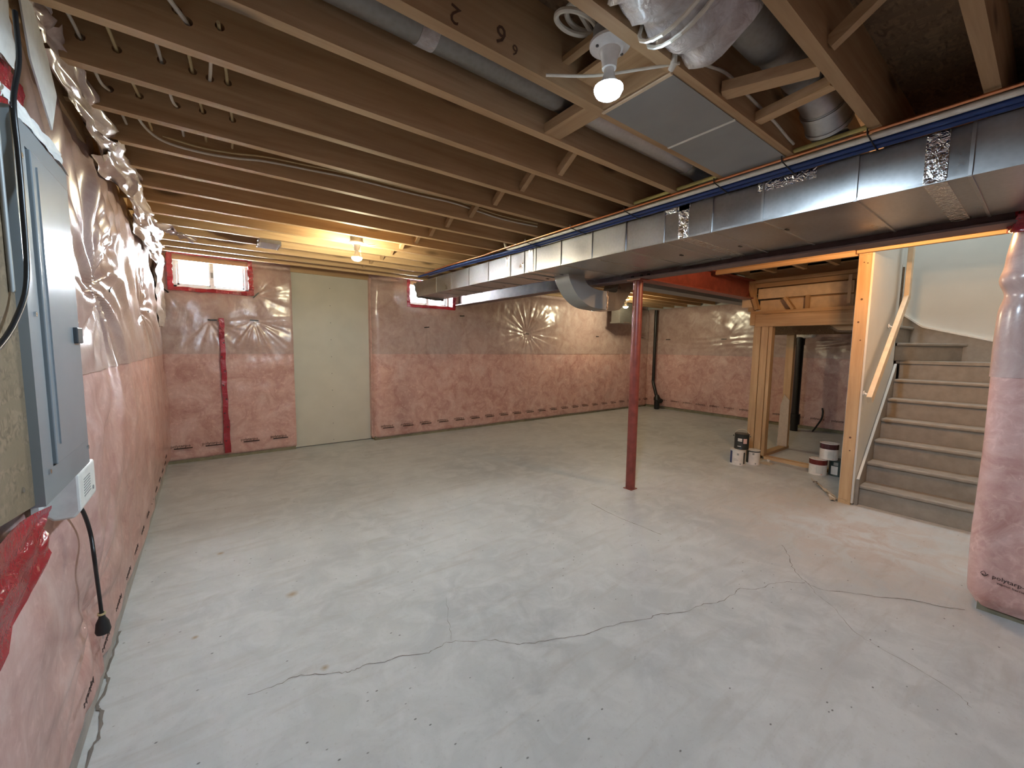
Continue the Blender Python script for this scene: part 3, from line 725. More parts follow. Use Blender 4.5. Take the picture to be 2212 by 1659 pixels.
DX0, DX1, DZ0, DZ1 = 2.46, 3.265, 2.105, 2.306
duct = empty('main_duct', (2.86, 2.7, DZ0)); tag(duct, 'long rectangular galvanised metal duct hanging beside the steel beam', 'duct')
ys = [-2.1, -1.3, -.45, .26, .62, 1.02, 1.30, 1.62, 1.93, 2.25, 2.60, 2.93, 3.10, 3.32, 3.72, 4.12, 4.55, 4.95, 5.60]
def dxr(y): return DX1 if y < 2.94 else (2.92 if y > 3.3 else DX1+(2.92-DX1)*(y-2.94)/.36)
for i in range(len(ys)-1):
    s = .0015 if i % 2 else 0
    ya, yb = ys[i]+.0015, ys[i+1]-.0015
    MB().prism([(DX0+s, ya, DZ0+s), (dxr(ya), ya, DZ0+s), (dxr(yb), yb, DZ0+s), (DX0+s, yb, DZ0+s)], (0, 0, DZ1-DZ0-s)).build('duct_section', 'galvanised', duct)
def rib(y, w=.012, mat='galvanised', nm='standing_seam', t=.006):
    m = MB().box(DX0-t, DX0+.02, y-w/2, y+w/2, DZ0-t*.6, DZ1+.001); m.box(DX0, dxr(y), y-w/2, y+w/2, DZ0-t, DZ0+.01); return m.build(nm, mat, duct, bevel=.001)
for y in ys[1:-1]: rib(y)
for y in (.36, 1.48, 3.00, 3.36): rib(y, .07, 'foil_tape', 'foil_tape', .003)
MB().box(DX0-.003, DX0+.01, .78, 1.05, DZ1-.05, DZ1+.003).build('foil_tape', 'foil_tape', duct)
MB().box(DX0-.003, DX0+.01, 1.44, 1.62, DZ1-.03, DZ1+.003).build('foil_tape', 'foil_tape', duct)
MB().bar((DX0+.004, -2, DZ0+.002), (DX0+.004, 5.6, DZ0+.002), .012, .012).build('corner_fold', 'galvanised', duct)
for (x, y) in ((2.75, 1.0), (2.95, 1.35), (2.9, 1.75), (2.85, 3.2), (2.8, 3.9)):
    MB().box(x-.018, x+.018, y-.007, y+.007, DZ0-.003, DZ0+.002).build('drive_cleat', 'black_plastic', duct)
# flat sheet apron bridging duct to beam
MB().prism([(3.18, 1.70, DZ0-.004), (3.265, 1.55, DZ0-.004), (3.29, 1.80, DZ0-.004), (3.29, 2.02, DZ0-.004)], (0, 0, .004)).build('apron', 'galvanised_dull', duct)
# torn wrap at the far end
flap([(DX0-.01, 5.55, DZ0-.03), (2.92, 5.62, DZ0-.02), (2.92, 5.64, DZ1), (DX0-.01, 5.66, DZ1+.01)], 'galvanised_dull', duct, 'end_cap', seed=15, amp=.012)

# branch that dips under the beam and runs to the far side
br = empty('branch_duct', (3.4, 2.95, 1.80)); tag(br, 'curved sheet metal branch duct dipping under the steel beam beside the column', 'duct')
def sweep(bot, th, y0, y1):
    """shell swept along an XZ curve"""
    P = smoothpts([(x, 0, z) for x, z in bot], 6); vs = []; fs = []
    for i, p in enumerate(P):
        d = (P[min(i+1, len(P)-1)]-P[max(i-1, 0)]).normalized(); n = Vector((-d.z, 0, d.x))
        q = p+n*th
        vs += [(p.x, y0, p.z), (p.x, y1, p.z), (q.x, y1, q.z), (q.x, y0, q.z)]
    for i in range(len(P)-1):
        for j in range(4): fs.append((i*4+j, i*4+(j+1) % 4, (i+1)*4+(j+1) % 4, (i+1)*4+j))
    fs.append((0, 1, 2, 3)); e = (len(P)-1)*4; fs.append((e+3, e+2, e+1, e))
    m = MB(); m.add(vs, fs); return m
def sheet_elbow(outer, inner, y0, y1):
    A = smoothpts([(x, 0, z) for x, z in outer], 6); B = smoothpts([(x, 0, z) for x, z in inner], 6); vs = []; fs = []
    for a, b in zip(A, B): vs += [(a.x, y0, a.z), (a.x, y1, a.z), (b.x, y1, b.z), (b.x, y0, b.z)]
    for i in range(len(A)-1):
        for j in range(4): fs.append((i*4+j, i*4+(j+1) % 4, (i+1)*4+(j+1) % 4, (i+1)*4+j))
    fs.append((0, 1, 2, 3)); e = (len(A)-1)*4; fs.append((e+3, e+2, e+1, e))
    m = MB(); m.add(vs, fs); return m
sheet_elbow([(2.80, 2.107), (2.84, 2.02), (2.95, 1.90), (3.12, 1.82), (3.38, 1.80)], [(3.02, 2.107), (3.04, 2.065), (3.10, 2.020), (3.22, 1.995), (3.38, 1.99)], 2.85, 3.05).build('elbow', 'sheet_grey', br, smooth='auto')
sweep([(3.38, 1.80), (3.50, 1.80)], .19, 2.852, 3.048).build('straight_section', 'galvanised', br)
MB().box(3.355, 3.385, 2.845, 3.055, 1.797, 1.995).build('foil_tape', 'foil_tape', br)
sheet_elbow([(3.50, 1.80), (3.60, 1.83), (3.70, 1.95), (3.82, 2.07), (3.95, 2.10)], [(3.50, 1.99), (3.53, 2.01), (3.57, 2.10), (3.70, 2.22), (3.95, 2.25)], 2.852, 3.048).build('elbow', 'galvanised', br, smooth='auto')
MB().box(3.95, 7.6, 2.852, 3.048, 2.10, 2.25).build('straight_section', 'sheet_grey', br)
db = empty('drop_boot', (7.05, 5.5, 1.92)); tag(db, 'dull metal register boot hanging near the end wall corner', 'duct')
MB().box(6.80, 7.32, 5.40, 5.62, 1.95, 2.340).build('boot_body', 'galvanised_dull', db)
MB().box(6.78, 7.34, 5.385, 5.635, 1.92, 1.95).build('boot_flange', 'galvanised_dull', db)
MB().box(6.90, 7.10, 5.383, 5.388, 1.925, 1.945).build('foil_tape', 'foil_tape', db)

# round pipes in the joist bays
rp = empty('round_duct', (1.0, 1.335, 2.42)); tag(rp, 'long pale round metal duct lying in the joist bay beside the lamp', 'duct')
MB().tube([(-.35, 1.335, 2.455), (1.22, 1.335, 2.455)], .062, 28).build('pipe', 'galvanised_dull', rp, smooth='auto')
MB().tube([(1.22, 1.335, 2.455), (2.22, 1.335, 2.455)], .060, 28).build('pipe', 'galvanised', rp, smooth='auto')
MB().tube([(.60, 1.335, 2.455), (.66, 1.335, 2.455)], .064, 28).build('foil_tape', 'wrap_film', rp, smooth='auto')
MB().tube(smoothpts([(2.20, 1.335, 2.455), (2.34, 1.335, 2.455), (2.46, 1.335, 2.435), (2.54, 1.335, 2.375), (2.57, 1.335, 2.300)], 5), .066, 24).build('collar', 'galvanised', rp, smooth='auto')
rp2 = empty('round_duct', (1.9, .69, 2.40)); tag(rp2, 'short wide round metal duct ending in a collar above the rectangular duct', 'duct')
MB().tube([(.6, .69, 2.49), (1.64, .69, 2.49)], .078, 28).build('pipe', 'galvanised_dull', rp2, smooth='auto')
MB().tube([(1.64, .69, 2.49), (1.98, .69, 2.49)], .070, 28).build('pipe', 'galvanised_dull', rp2, smooth='auto')
MB().tube(smoothpts([(1.95, .69, 2.49), (2.06, .69, 2.49), (2.15, .69, 2.478), (2.21, .69, 2.455)], 5), .080, 28).build('elbow', 'galvanised', rp2, smooth='auto')
MB().tube([(2.19, .69, 2.468), (2.275, .69, 2.415)], .086, 28).build('collar', 'galvanised', rp2, smooth='auto')
MB().tube([(2.195, .69, 2.465), (2.208, .69, 2.457)], .090, 28).build('collar_rim', 'galvanised', rp2, smooth='auto')
MB().tube([(2.265, .69, 2.421), (2.278, .69, 2.413)], .090, 28).build('collar_rim', 'galvanised', rp2, smooth='auto')
MB().prism([(2.27, .62, 2.37), (2.48, .62, 2.35), (2.48, .62, 2.30), (2.62, .62, 2.30), (2.62, .62, 2.40), (2.34, .62, 2.45)], (0, .14, 0)).build('boot', 'galvanised', rp2)
# white plastic-wrapped insulation sleeve
wrp = MB(); P = []; n = 30
for i in range(15):
    x = .90+i*.033; rr = .150+.012*math.sin(i*2.1)+(.02 if i == 7 else 0)
    if i == 0: rr = .09
    if i == 14: rr = .115
    for j in range(n):
        t = 2*math.pi*j/n; q = rr*(1+.10*mnoise.noise(Vector((i*.5, math.cos(t)*2, math.sin(t)*2))))
        P.append((x + .05*math.sin(t+.5), .69+min(.128, max(-.128, q*math.cos(t))), min(2.57, 2.440+q*math.sin(t))))
fs = [(i*n+j, i*n+(j+1) % n, (i+1)*n+(j+1) % n, (i+1)*n+j) for i in range(14) for j in range(n)]
wrp.add(P, fs); sl = wrp.build('duct_wrap', 'wrap_film', smooth=True); tag(sl, 'crumpled white plastic wrap bundled around a duct between joists', 'wrap')
for x in (1.06, 1.10):
    MB().tube([(x+.05*math.sin(t+.5)+.02, .69+min(.13, max(-.13, .168*math.cos(t))), min(2.572, 2.425+.168*math.sin(t))) for t in np.linspace(3.4, 6.1, 14)], .006, 6).build('tie_string', 'cable_white', sl)
# panned joist bay
pan = empty('joist_pan', (1.8, 1.0, ZC)); tag(pan, 'flat grey sheet metal pan closing the joist bay beside the near lamp', 'sheet metal')
MB().box(1.315, 1.765, JF[-1]-.01, JF[0]-JT+.01, ZC-.004, ZC-.002).build('sheet', 'sheet_grey', pan)
MB().box(1.775, 2.60, JF[-1]-.01, JF[0]-JT+.01, ZC-.004, ZC-.002).build('sheet', 'sheet_grey', pan)
MB().box(1.764, 1.776, JF[-1]-.012, JF[0]-JT+.012, ZC-.007, ZC-.002).build('joint_strip', 'pipe_white', pan)
MB().box(1.305, 1.318, JF[-1]-.012, JF[0]-JT+.012, ZC-.008, ZC-.002).build('joint_strip', 'rail_wood', pan)
# boxes among the far joists
rb = MB(); rb.box(.43, .60, 4.35, 4.62, ZC-.03, ZC+.01); rg = rb.build('register_box', 'galvanised'); tag(rg, 'small shiny metal register box tucked between far joists', 'metal box')
MB().box(.425, .437, 4.39, 4.61, ZC-.035, ZC+.012).build('tape_edge', 'foil_tape', rg); MB().box(.593, .605, 4.39, 4.61, ZC-.035, ZC+.012).build('tape_edge', 'foil_tape', rg)

# ================================================================== pipes and cables
def line_thing(name, pts, r, mat, label, cat, group=None, n=10, smooth_n=0, straps=None):
    P = smoothpts(pts, smooth_n) if smooth_n else pts
    o = MB().tube(P, r, n).build(name, mat, smooth='auto', loc=tuple(pts[0])); return tag(o, label, cat, group)
PZ = ZC-.016
line_thing('water_pipe', [(2.285, -2.1, PZ), (2.285, 3.0, PZ), (2.30, 3.5, PZ), (2.27, 4.2, PZ), (2.28, 4.9, PZ)], .0068, 'copper', 'thin copper pipe strapped under the joists beside the duct', 'pipe', smooth_n=6)
line_thing('water_pipe', [(2.335, -2.1, PZ-.004), (2.335, 2.3, PZ-.004), (2.335, 2.8, PZ-.004), (2.335, 3.1, PZ-.004), (2.336, 3.2, PZ+.006), (2.336, 3.24, PZ+.05), (2.336, 3.25, PZ+.12)], .0135, 'pipe_white', 'white plastic pipe between the copper pipe and the blue pipes', 'pipe', smooth_n=6)
line_thing('water_pipe', [(2.385, -2.1, PZ-.008), (2.385, 2.6, PZ-.008), (2.38, 3.3, PZ-.004), (2.32, 4.2, PZ-.004), (2.33, 5.2, PZ)], .014, 'pipe_blue', 'blue plastic pipe directly beside the white pipe', 'pipe', smooth_n=6)
line_thing('water_pipe', [(2.425, -2.1, PZ-.012), (2.425, 2.6, PZ-.012), (2.41, 3.3, PZ-.01), (2.36, 4.2, PZ-.008), (2.38, 5.0, PZ)], .014, 'pipe_blue', 'blue plastic pipe running tight against the metal duct', 'pipe', smooth_n=6)
line_thing('gas_pipe', [(2.30, .56, ZC+.014), (2.30, 1.75, ZC+.014)], .010, 'gas_yellow', 'yellow coated gas tube passing through the joists above the pipes', 'pipe')
for si, y in enumerate((.05, .55, .87, 1.2, 1.8, 2.3, 2.85)):
    o = MB().tube([(2.268, y, PZ+.012), (2.272, y, PZ-.010), (2.33, y, PZ-.018), (2.40, y, PZ-.026), (2.445, y, PZ-.028), (2.445, y, PZ-.012)], .003, 6).build('pipe_strap', 'black_plastic', loc=(2.3, y, PZ)); tag(o, 'small black strap under the row of pipes, %s to the end wall counting straps' % ('seventh nearest', 'sixth nearest', 'fifth nearest', 'fourth nearest', 'third nearest', 'second nearest', 'nearest')[si], 'strap', 'pipe straps under the joists')

CB = 'white cable threaded through holes in the floor joists'
GC = 'cables through the joists near the side wall'
CABLES = []
def nm(pts, mat='cable_white', r=.0055, label=CB, group=GC, sn=5):
    CABLES.append(pts)
    o = MB().tube(smoothpts(pts, sn), r, 8).build('electrical_cable', mat, smooth='auto', loc=tuple(pts[0])); return tag(o, label, 'cable', group)
for i, (x, z) in enumerate(((-.26, 2.42), (-.17, 2.42), (-.05, 2.43), (.04, 2.43), (.15, 2.43))):
    nm([(x-.07, 1.72, z+.01), (x-.045, 1.95, z+.02), (x-.03, 2.10, z), (x-.015, 2.26, z-.035 if i in (0, 2) else z), (x, 2.43, z), (x+.01, 2.7, z)], 'cable_white' if i in (0, 2) else 'cable_yellow',
       label=('slack' if i in (0, 2) else 'straight') + ' cable through joist holes, %s from the long plastic side wall' % ('first', 'second', 'third', 'fourth', 'fifth')[i])
nm([(-.13, 1.50, 2.46), (-.06, 1.66, 2.44), (.0, 1.76, 2.42), (.012, 1.92, 2.455), (.03, 2.045, 2.49)], label='white cable in the bay near the grade-marked joist', group=None, r=.007)
nm([(.06, 1.80, 2.39), (.06, 1.95, 2.40), (.06, 2.10, 2.43)], label='short white cable end dropping into a joist hole', group=None)
D1 = [(-.21, 2.45, 2.44), (-.19, 2.62, 2.41), (-.12, 2.68, 2.375), (.02, 2.685, 2.365), (.16, 2.685, 2.375), (.31, 2.69, 2.40), (.56, 2.695, 2.415), (.77, 2.695, 2.425), (1.2, 2.695, 2.425), (1.50, 2.695, 2.43), (1.89, 2.69, 2.40), (2.25, 2.67, 2.40)]
nm(D1, label='long white cable sagging along the side of one joist', group=None, r=.006)
nm([(x, y-.004 if i else y, z+.022) for i, (x, y, z) in enumerate(D1[2:])], 'cable_yellow', label='long yellowish cable following the white cable along a joist', group=None, r=.005)
# real holes in the joists where the cables pass
def drill(kk):
    y = JF[kk]-JT/2; hs = []
    for pts in CABLES:
        P = smoothpts(pts, 8)
        for a, b in zip(P, P[1:]):
            if (a.y-y)*(b.y-y) <= 0 and a.y != b.y:
                t = (y-a.y)/(b.y-a.y); hs.append((a.x+(b.x-a.x)*t, a.z+(b.z-a.z)*t))
    keep = []
    for h in hs:
        if all((h[0]-q[0])**2+(h[1]-q[1])**2 > .030**2 for q in keep): keep.append(h)
    if not keep: return
    m = MB()
    for (x, z) in keep: m.tube([(x, -JT-.02, z), (x, .02, z)], .0135, 14)
    cut = m.build('cutter', None); o = JO[kk]; o.data = o.data.copy()
    cut.parent = o; cut.location = (0, 0, 0)
    md = o.modifiers.new('holes', 'BOOLEAN'); md.operation = 'DIFFERENCE'; md.object = cut; md.solver = 'EXACT'
    bpy.context.view_layer.update()
    me = bpy.data.meshes.new_from_object(o.evaluated_get(bpy.context.evaluated_depsgraph_get()))
    o.modifiers.clear(); o.data = me; bpy.data.objects.remove(cut, do_unlink=True)
    me.materials.clear(); me.materials.append(MATS['wood_x']); me.polygons.foreach_set('material_index', [0]*len(me.polygons))
for kk in (2, 3, 4): drill(kk)
# coil and feed cables by the near lamp
coil = []
for i in range(40):
    t = i/40*4*math.pi; coil.append((1.03+.075*math.cos(t+.4)+.025*math.sin(t/2), 1.02+.045*math.sin(t+.4), 2.475+.018*math.sin(t*.5)-.0004*i))
coil = [(.85, 1.0, 2.55)] + coil + [(1.09, .97, 2.43)]
o = MB().tube(smoothpts(coil, 3), .0085, 8).build('cable_coil', 'cable_white', smooth='auto', loc=coil[0]); tag(o, 'loose coil of white cable in the bay above the near lamp', 'cable')
nm([(1.17, .93, 2.43), (1.24, .885, 2.41), (1.30, .88, 2.40)], label='short white cable leaving the near lamp holder', group=None, r=.006)
nm([(1.30, .825, 2.345), (1.22, .90, 2.335), (1.10, 1.02, 2.325), (.98, 1.13, 2.335)], label='white cable stretched diagonally behind the near bulb', group=None, r=.005)
nm([(1.20, .8235, 2.42), (1.26, .823, 2.37), (1.45, .823, 2.40), (1.60, .823, 2.43), (1.75, .823, 2.42), (1.9, .823, 2.41), (2.05, .823, 2.40), (2.2, .823, 2.38), (2.27, .823, 2.375)], label='white cable stapled along the joist under the wrapped duct', group=None, r=.006)
o = MB().tube([(1.27, .824, 2.395), (1.27, .828, 2.33), (1.275, .842, 2.322)], [.008, .011, .010], 10).build('cable_stub', 'cable_white', smooth='auto', loc=(1.27, .8, 2.34)); tag(o, 'thick white cable stub poking past the joist beside the wrapped duct', 'cable')

# ================================================================== lamps
def lamp(x, y, zb, kind, label, bar=None):
    r = empty('ceiling_lamp', (x, y, zb)); tag(r, label, 'lamp', None)
    MB().lathe((x, y, zb), [(.030, .040), (.055, .040), (.055, .001)], 20).build('junction_box', 'sheet_grey', r, smooth='auto')
    b = MB().lathe((x, y, zb), [(.060, 0), (.066, -.004), (.065, -.012), (.052, -.020), (.036, -.026)], 32).build('lamp_base', 'porcelain', r, smooth='auto')
    for s in (-1, 1):
        MB().tube([(x+s*.046, y-s*.012, zb-.0215), (x+s*.046, y-s*.012, zb-.0245)], .005, 8).build('screw', 'panel_dark', b)
    MB().lathe((x, y, zb), [(.036, -.024), (.031, -.036), (.025, -.055), (.023, -.080)], 24).build('socket', 'porcelain', r, smooth='auto')
    if bar:
        MB().box(x-.012, x+.012, bar[0], bar[1], zb+.039, zb+.052).build('hanger_bar', 'galvanised_dull', r)
    zz = zb-.080
    MB().lathe((x, y, zz), [(.015, .010), (.016, -.010), (.021, -.030), (.034, -.048), (.047, -.060)], 24).build('bulb_housing', 'porcelain', r, smooth='auto')
    MB().lathe((x, y, zz), [(.0465, -.058), (.047, -.066), (.040, -.080), (.024, -.090), (.006, -.093)], 16).build('bulb', 'bulb_'+kind, r, smooth=True)
    flood = kind == 'cool'
    ld = bpy.data.lights.new('lamp_light', 'SPOT' if flood else 'POINT'); ld.energy = BULB[kind][1]; ld.color = BULB[kind][0]; ld.shadow_soft_size = .051
    if flood: ld.spot_size = math.radians(180); ld.spot_blend = .15
    lo = bpy.data.objects.new('lamp_light', ld); COL.objects.link(lo); lo.parent = r; lo.location = (0, 0, -.080-.062)
    MB().tube([(x+.04, y+.02, zb-.02), (x+.042, y+.018, zb-.14)], .0012, 5).build('pull_cord', 'cable_white', r)
    return r
lamp(1.09, .945, 2.385, 'cool', 'bright white bare bulb lamp beside the flat grey joist pan')
lamp(1.14, 3.89, 2.335, 'mild', 'yellowish bare bulb lamp among the joists before the drywall strip', (JF[8], JF[9]-JT))
lamp(6.30, 4.88, 2.32, 'mild', 'small bare bulb lamp glowing beyond the red column', (JF[11]+.05, JF[12]+.05-JT))
lamp(3.83, .775, 2.42, 'warm', 'warm bare bulb lamp above the floor before the stairs', (JF[-2]+.05, JF[-1]+.05-JT))
nm([(1.20, 3.90, 2.345), (1.26, 3.92, 2.33), (1.33, 3.94, 2.35)], label='short loop of white cable beside the yellowish lamp', group=None, r=.005)
# metal bridging bar carrying the near lamp box
o = MB().box(1.075, 1.105, JF[-1], JF[0]-JT, 2.426, 2.445).build('lamp_support', 'wood_y'); tag(o, 'timber strip carrying the near lamp box between two joists', 'timber')

# ================================================================== left wall equipment
bd = MB().prism([(-.335, .5, 1.13), (-.335, 1.345, 1.035), (-.335, 1.345, 2.02), (-.335, .5, 2.02)], (.017, 0, 0)).build('mounting_board', 'panel_osb'); tag(bd, 'strand board sheet behind the grey breaker box', 'board')
for (y, z) in ((1.27, 1.09), (1.0, 1.2), (1.2, 1.6)): MB().tube([(-.318, y, z), (-.3155, y, z)], .006, 8).build('screw', 'screw_metal', bd)
PX0, PX1 = -.378, -.302
ep = empty('breaker_box', (-.34, 1.55, 1.03)); tag(ep, 'tall grey metal breaker box set beside the strand board', 'breaker box')
MB().box(PX0, PX1-.030, 1.36, 1.745, 1.05, 1.86).build('enclosure', 'panel_grey', ep, bevel=.004)
cv = MB()
cv.box(PX1-.030, PX1, 1.335, 1.411, 1.03, 1.885).box(PX1-.030, PX1, 1.737, 1.77, 1.03, 1.885).box(PX1-.030, PX1, 1.411, 1.737, 1.03, 1.103).box(PX1-.030, PX1, 1.411, 1.737, 1.832, 1.885)
cv.build('cover', 'panel_grey', ep)
dr = MB().box(PX1-.024, PX1+.006, 1.424, 1.7355, 1.105, 1.83).build('panel_door', 'panel_grey', ep, bevel=.0025)
MB().box(PX1+.006, PX1+.009, 1.45, 1.455, 1.15, 1.80).build('door_crease', 'panel_grey', dr)
MB().box(PX1+.004, PX1+.016, 1.665, 1.72, 1.395, 1.44).build('latch', 'panel_dark', dr, bevel=.003)
for (y, z) in ((1.375, 1.10), (1.375, 1.46), (1.375, 1.80), (1.752, 1.08), (1.752, 1.46)):
    MB().tube([(PX1, y, z), (PX1+.004, y, z)], .006, 10).build('screw', 'screw_metal', ep)
flap([(-.30, 1.33, 1.885), (-.30, 1.78, 1.885), (-.33, 1.85, 1.97), (-.33, 1.36, 1.96)], 'paper_white', ep, 'paper_strip', seed=20, amp=.006)
# white moulded box below with cord and plug
wbx = empty('white_control_box', (-.35, 1.72, .90)); tag(wbx, 'white plastic box below the grey breaker box', 'electrical box')
pr_ = [(-.378, 1.615, .93), (-.355, 1.615, .905), (-.315, 1.615, .905), (-.300, 1.615, .925), (-.300, 1.615, 1.03), (-.378, 1.615, 1.03)]
MB().prism(pr_, (0, .20, 0)).build('housing', 'white_plastic', wbx, bevel=.006)
for i in range(7):
    MB().box(-.2995, -.2985, 1.66+i*.001, 1.74, .952+i*.008, .9545+i*.008).build('label_print', 'sheet_grey', wbx)
MB().tube([(-.2995, 1.77, .95), (-.2975, 1.77, .95)], .006, 10).build('indicator', 'sheet_grey', wbx)
MB().box(-.384, -.37, 1.575, 1.615, .93, .99).build('mounting_tab', 'white_plastic', wbx)
cd = empty('power_cord', (-.335, 1.78, .905)); tag(cd, 'black power cord hanging with its plug loose against the plastic', 'cord')
CP = [(-.34, 1.77, .912), (-.332, 1.81, .86), (-.325, 1.835, .78), (-.315, 1.80, .71), (-.32, 1.84, .63), (-.325, 1.885, .53), (-.325, 1.895, .465)]
MB().tube(smoothpts(CP, 6), .0055, 10).build('cord', 'black_plastic', cd, smooth='auto')
MB().tube([(-.325, 1.895, .475), (-.325, 1.895, .458), (-.325, 1.896, .44), (-.325, 1.897, .41), (-.325, 1.897, .40)], [.007, .009, .017, .021, .018], 14).build('plug', 'rubber_dark', cd, smooth='auto')
MB().tube([(-.325, 1.895, .474), (-.325, 1.895, .468)], .011, 12).build('collar', 'cable_yellow', cd)
for s in (-1, 1): MB().box(-.327, -.323, 1.897+s*.008-.001, 1.897+s*.008+.001, .384, .402).build('blade', 'screw_metal', cd)
o = MB().tube(smoothpts([(-.31, 1.47, 2.14), (-.30, 1.42, 2.016), (-.297, 1.345, 1.90), (-.295, 1.335, 1.80), (-.293, 1.325, 1.70), (-.293, 1.308, 1.532), (-.298, 1.244, 1.443), (-.303, 1.136, 1.378), (-.306, .95, 1.32)], 6), .0048, 12).build('supply_cable', 'black_plastic', smooth='auto', loc=(-.30, 1.33, 1.6)); tag(o, 'thick black cable curving down past the grey breaker box', 'cable')
o = MB().tube([(-.313, 1.300, 1.50), (-.313, 1.300, 1.93)], .0045, 14).build('conduit', 'sheet_grey', smooth='auto', loc=(-.311, 1.292, 1.5)); tag(o, 'thin grey conduit rising beside the breaker box', 'conduit')
o = flap([(-.360, 1.20, 2.03), (-.358, 1.66, 2.09), (-.356, 1.64, 2.30), (-.360, 1.2, 2.20)], 'paper_white', None, 'house_wrap', seed=22, amp=.004); tag(o, 'white building paper hanging above the breaker box', 'paper')
o = MB().prism([(-.338, 1.70, 2.15), (-.338, 1.86, 2.03), (-.335, 1.93, 2.16), (-.336, 1.86, 2.24), (-.338, 1.76, 2.32), (-.340, 1.66, 2.29)], (-.004, 0, 0)).build('paper_tail', 'paper_white'); tag(o, 'pointed white paper tail beside the house wrap over the panel', 'paper')
o = flap([(-.376, 1.50, 1.90), (-.376, 1.78, 1.93), (-.374, 1.78, 2.10), (-.376, 1.50, 2.10)], 'tuck_tape', None, 'tape_patch', seed=25, amp=.004); tag(o, 'dark red tape patch above the breaker box', 'tape')
o = flap([(-.362, 1.0, .66), (-.345, 1.50, .86), (-.352, 1.585, .965), (-.368, 1.0, .99)], 'tuck_tape', None, 'tape_patch', seed=26, amp=.006, n=18); tag(o, 'broad red tape patch below the strand board', 'tape')

# ================================================================== stairs
st = empty('staircase', (5.5, .55, 0)); tag(st, 'grey brown painted wooden stairs climbing beside the drywalled wall', 'stairs')
RISE, RUN, X0 = .187, .187, 4.715
Y0, Y1 = .061, 1.0
for i in range(7):
    x = X0+RUN*i; z = RISE*(i+1)
    xe = x+RUN+.045 if i < 6 else 6.499
    if i < 6: MB().box(x, xe, Y0, Y1-.02, z-.030, z).build('tread', 'stair_paint', st, bevel=.010)
    else: MB().prism([(x, Y0, z-.03), (x, Y1-.02, z-.03), (5.80, 1.0, z-.03), (6.5, .55, z-.03), (6.5, Y0, z-.03)], (0, 0, .03)).build('tread', 'stair_paint', st, bevel=.010)
    MB().box(x+.026, x+.04, Y0, Y1-.02, z-RISE, z-.03).build('riser', 'stair_paint', st)
PV = Vector((5.78, 1.01, 0))
def winder(z, a, b, c2=None):
    a, b = Vector(a), Vector(b); pts = [PV + (a-PV).normalized()*.03, a] + ([Vector(c2)] if c2 else []) + [b, PV + (b-PV).normalized()*.03]
    MB().prism([(p.x, p.y, z-.03) for p in pts], (0, 0, .03)).build('tread', 'stair_paint', st, bevel=.008)
    d = (a-PV).normalized(); s = Vector((-d.y, d.x, 0))*.03
    q = [PV+d*.03+s, a+s]; MB().prism([(q[0].x, q[0].y, z-RISE), (q[1].x, q[1].y, z-RISE), (q[1].x, q[1].y, z-.03), (q[0].x, q[0].y, z-.03)], tuple(s*.4)).build('riser', 'stair_paint', st)
winder(RISE*8, (6.5, .55, 0), (6.5, 1.02, 0))
winder(RISE*9, (6.5, .99, 0), (6.14, 1.5, 0), (6.5, 1.5, 0))
# skirt boards with a white cap
def skirt_side(y0, y1, capy):
    p = [(4.70, y0, 0), (4.70, y0, .235), (5.735, y0, .235+(5.735-4.70)*RISE/RUN*1.0), (5.735, y0, .6), (5.2, y0, 0)]
    MB().prism(p, (0, y1-y0, 0)).build('skirt_board', 'stair_paint', st)
    MB().bar((4.70, capy, .24), (5.735, capy, 1.275), .018, .010, up=(0, 0, 1)).build('skirt_cap', 'wall_paint', st)
skirt_side(.978, 1.004, .988)
SK = [(.068, 1.432), (.39, 1.525), (.92, 1.685), (1.09, 1.83)]
m = MB()
for i in range(len(SK)-1):
    a, b = SK[i], SK[i+1]; m.prism([(6.478, a[0], a[1]-.75), (6.478, b[0], b[1]-.75), (6.478, b[0], b[1]), (6.478, a[0], a[1])], (.02, 0, 0))
m.build('skirt_board', 'stair_paint', st)
m = MB()
for i in range(len(SK)-1): m.bar((6.482, SK[i][0], SK[i][1]), (6.482, SK[i+1][0], SK[i+1][1]), .034, .018)
m.build('skirt_cap', 'white_trim', st)
MB().box(6.45, 6.498, .062, 1.09, .2, 1.30).build('string_backing', 'stair_paint', st)
# handrail on brackets
hr = empty('handrail', (4.9, .93, 1.0)); tag(hr, 'pale wooden handrail climbing the stair side wall', 'handrail')
MB().bar((4.555, .93, .985), (5.62, .93, 1.965), .038, .075).build('rail', 'rail_wood', hr, bevel=.004)
MB().bar((5.60, .93, 1.93), (5.60, .93, 2.62), .04, .085, up=(1, 0, 0)).build('rail_riser', 'rail_wood', hr, bevel=.004)
for (x, z) in ((4.68, 1.03), (5.35, 1.65)):
    MB().tube(smoothpts([(x, .995, z+.0), (x, .96, z-.01), (x+.01, .935, z+.035)], 4), .008, 8).build('bracket', 'white_trim', hr, smooth='auto')
    MB().tube([(x, 1.0, z), (x, .993, z)], .022, 12).build('bracket_plate', 'white_trim', hr)

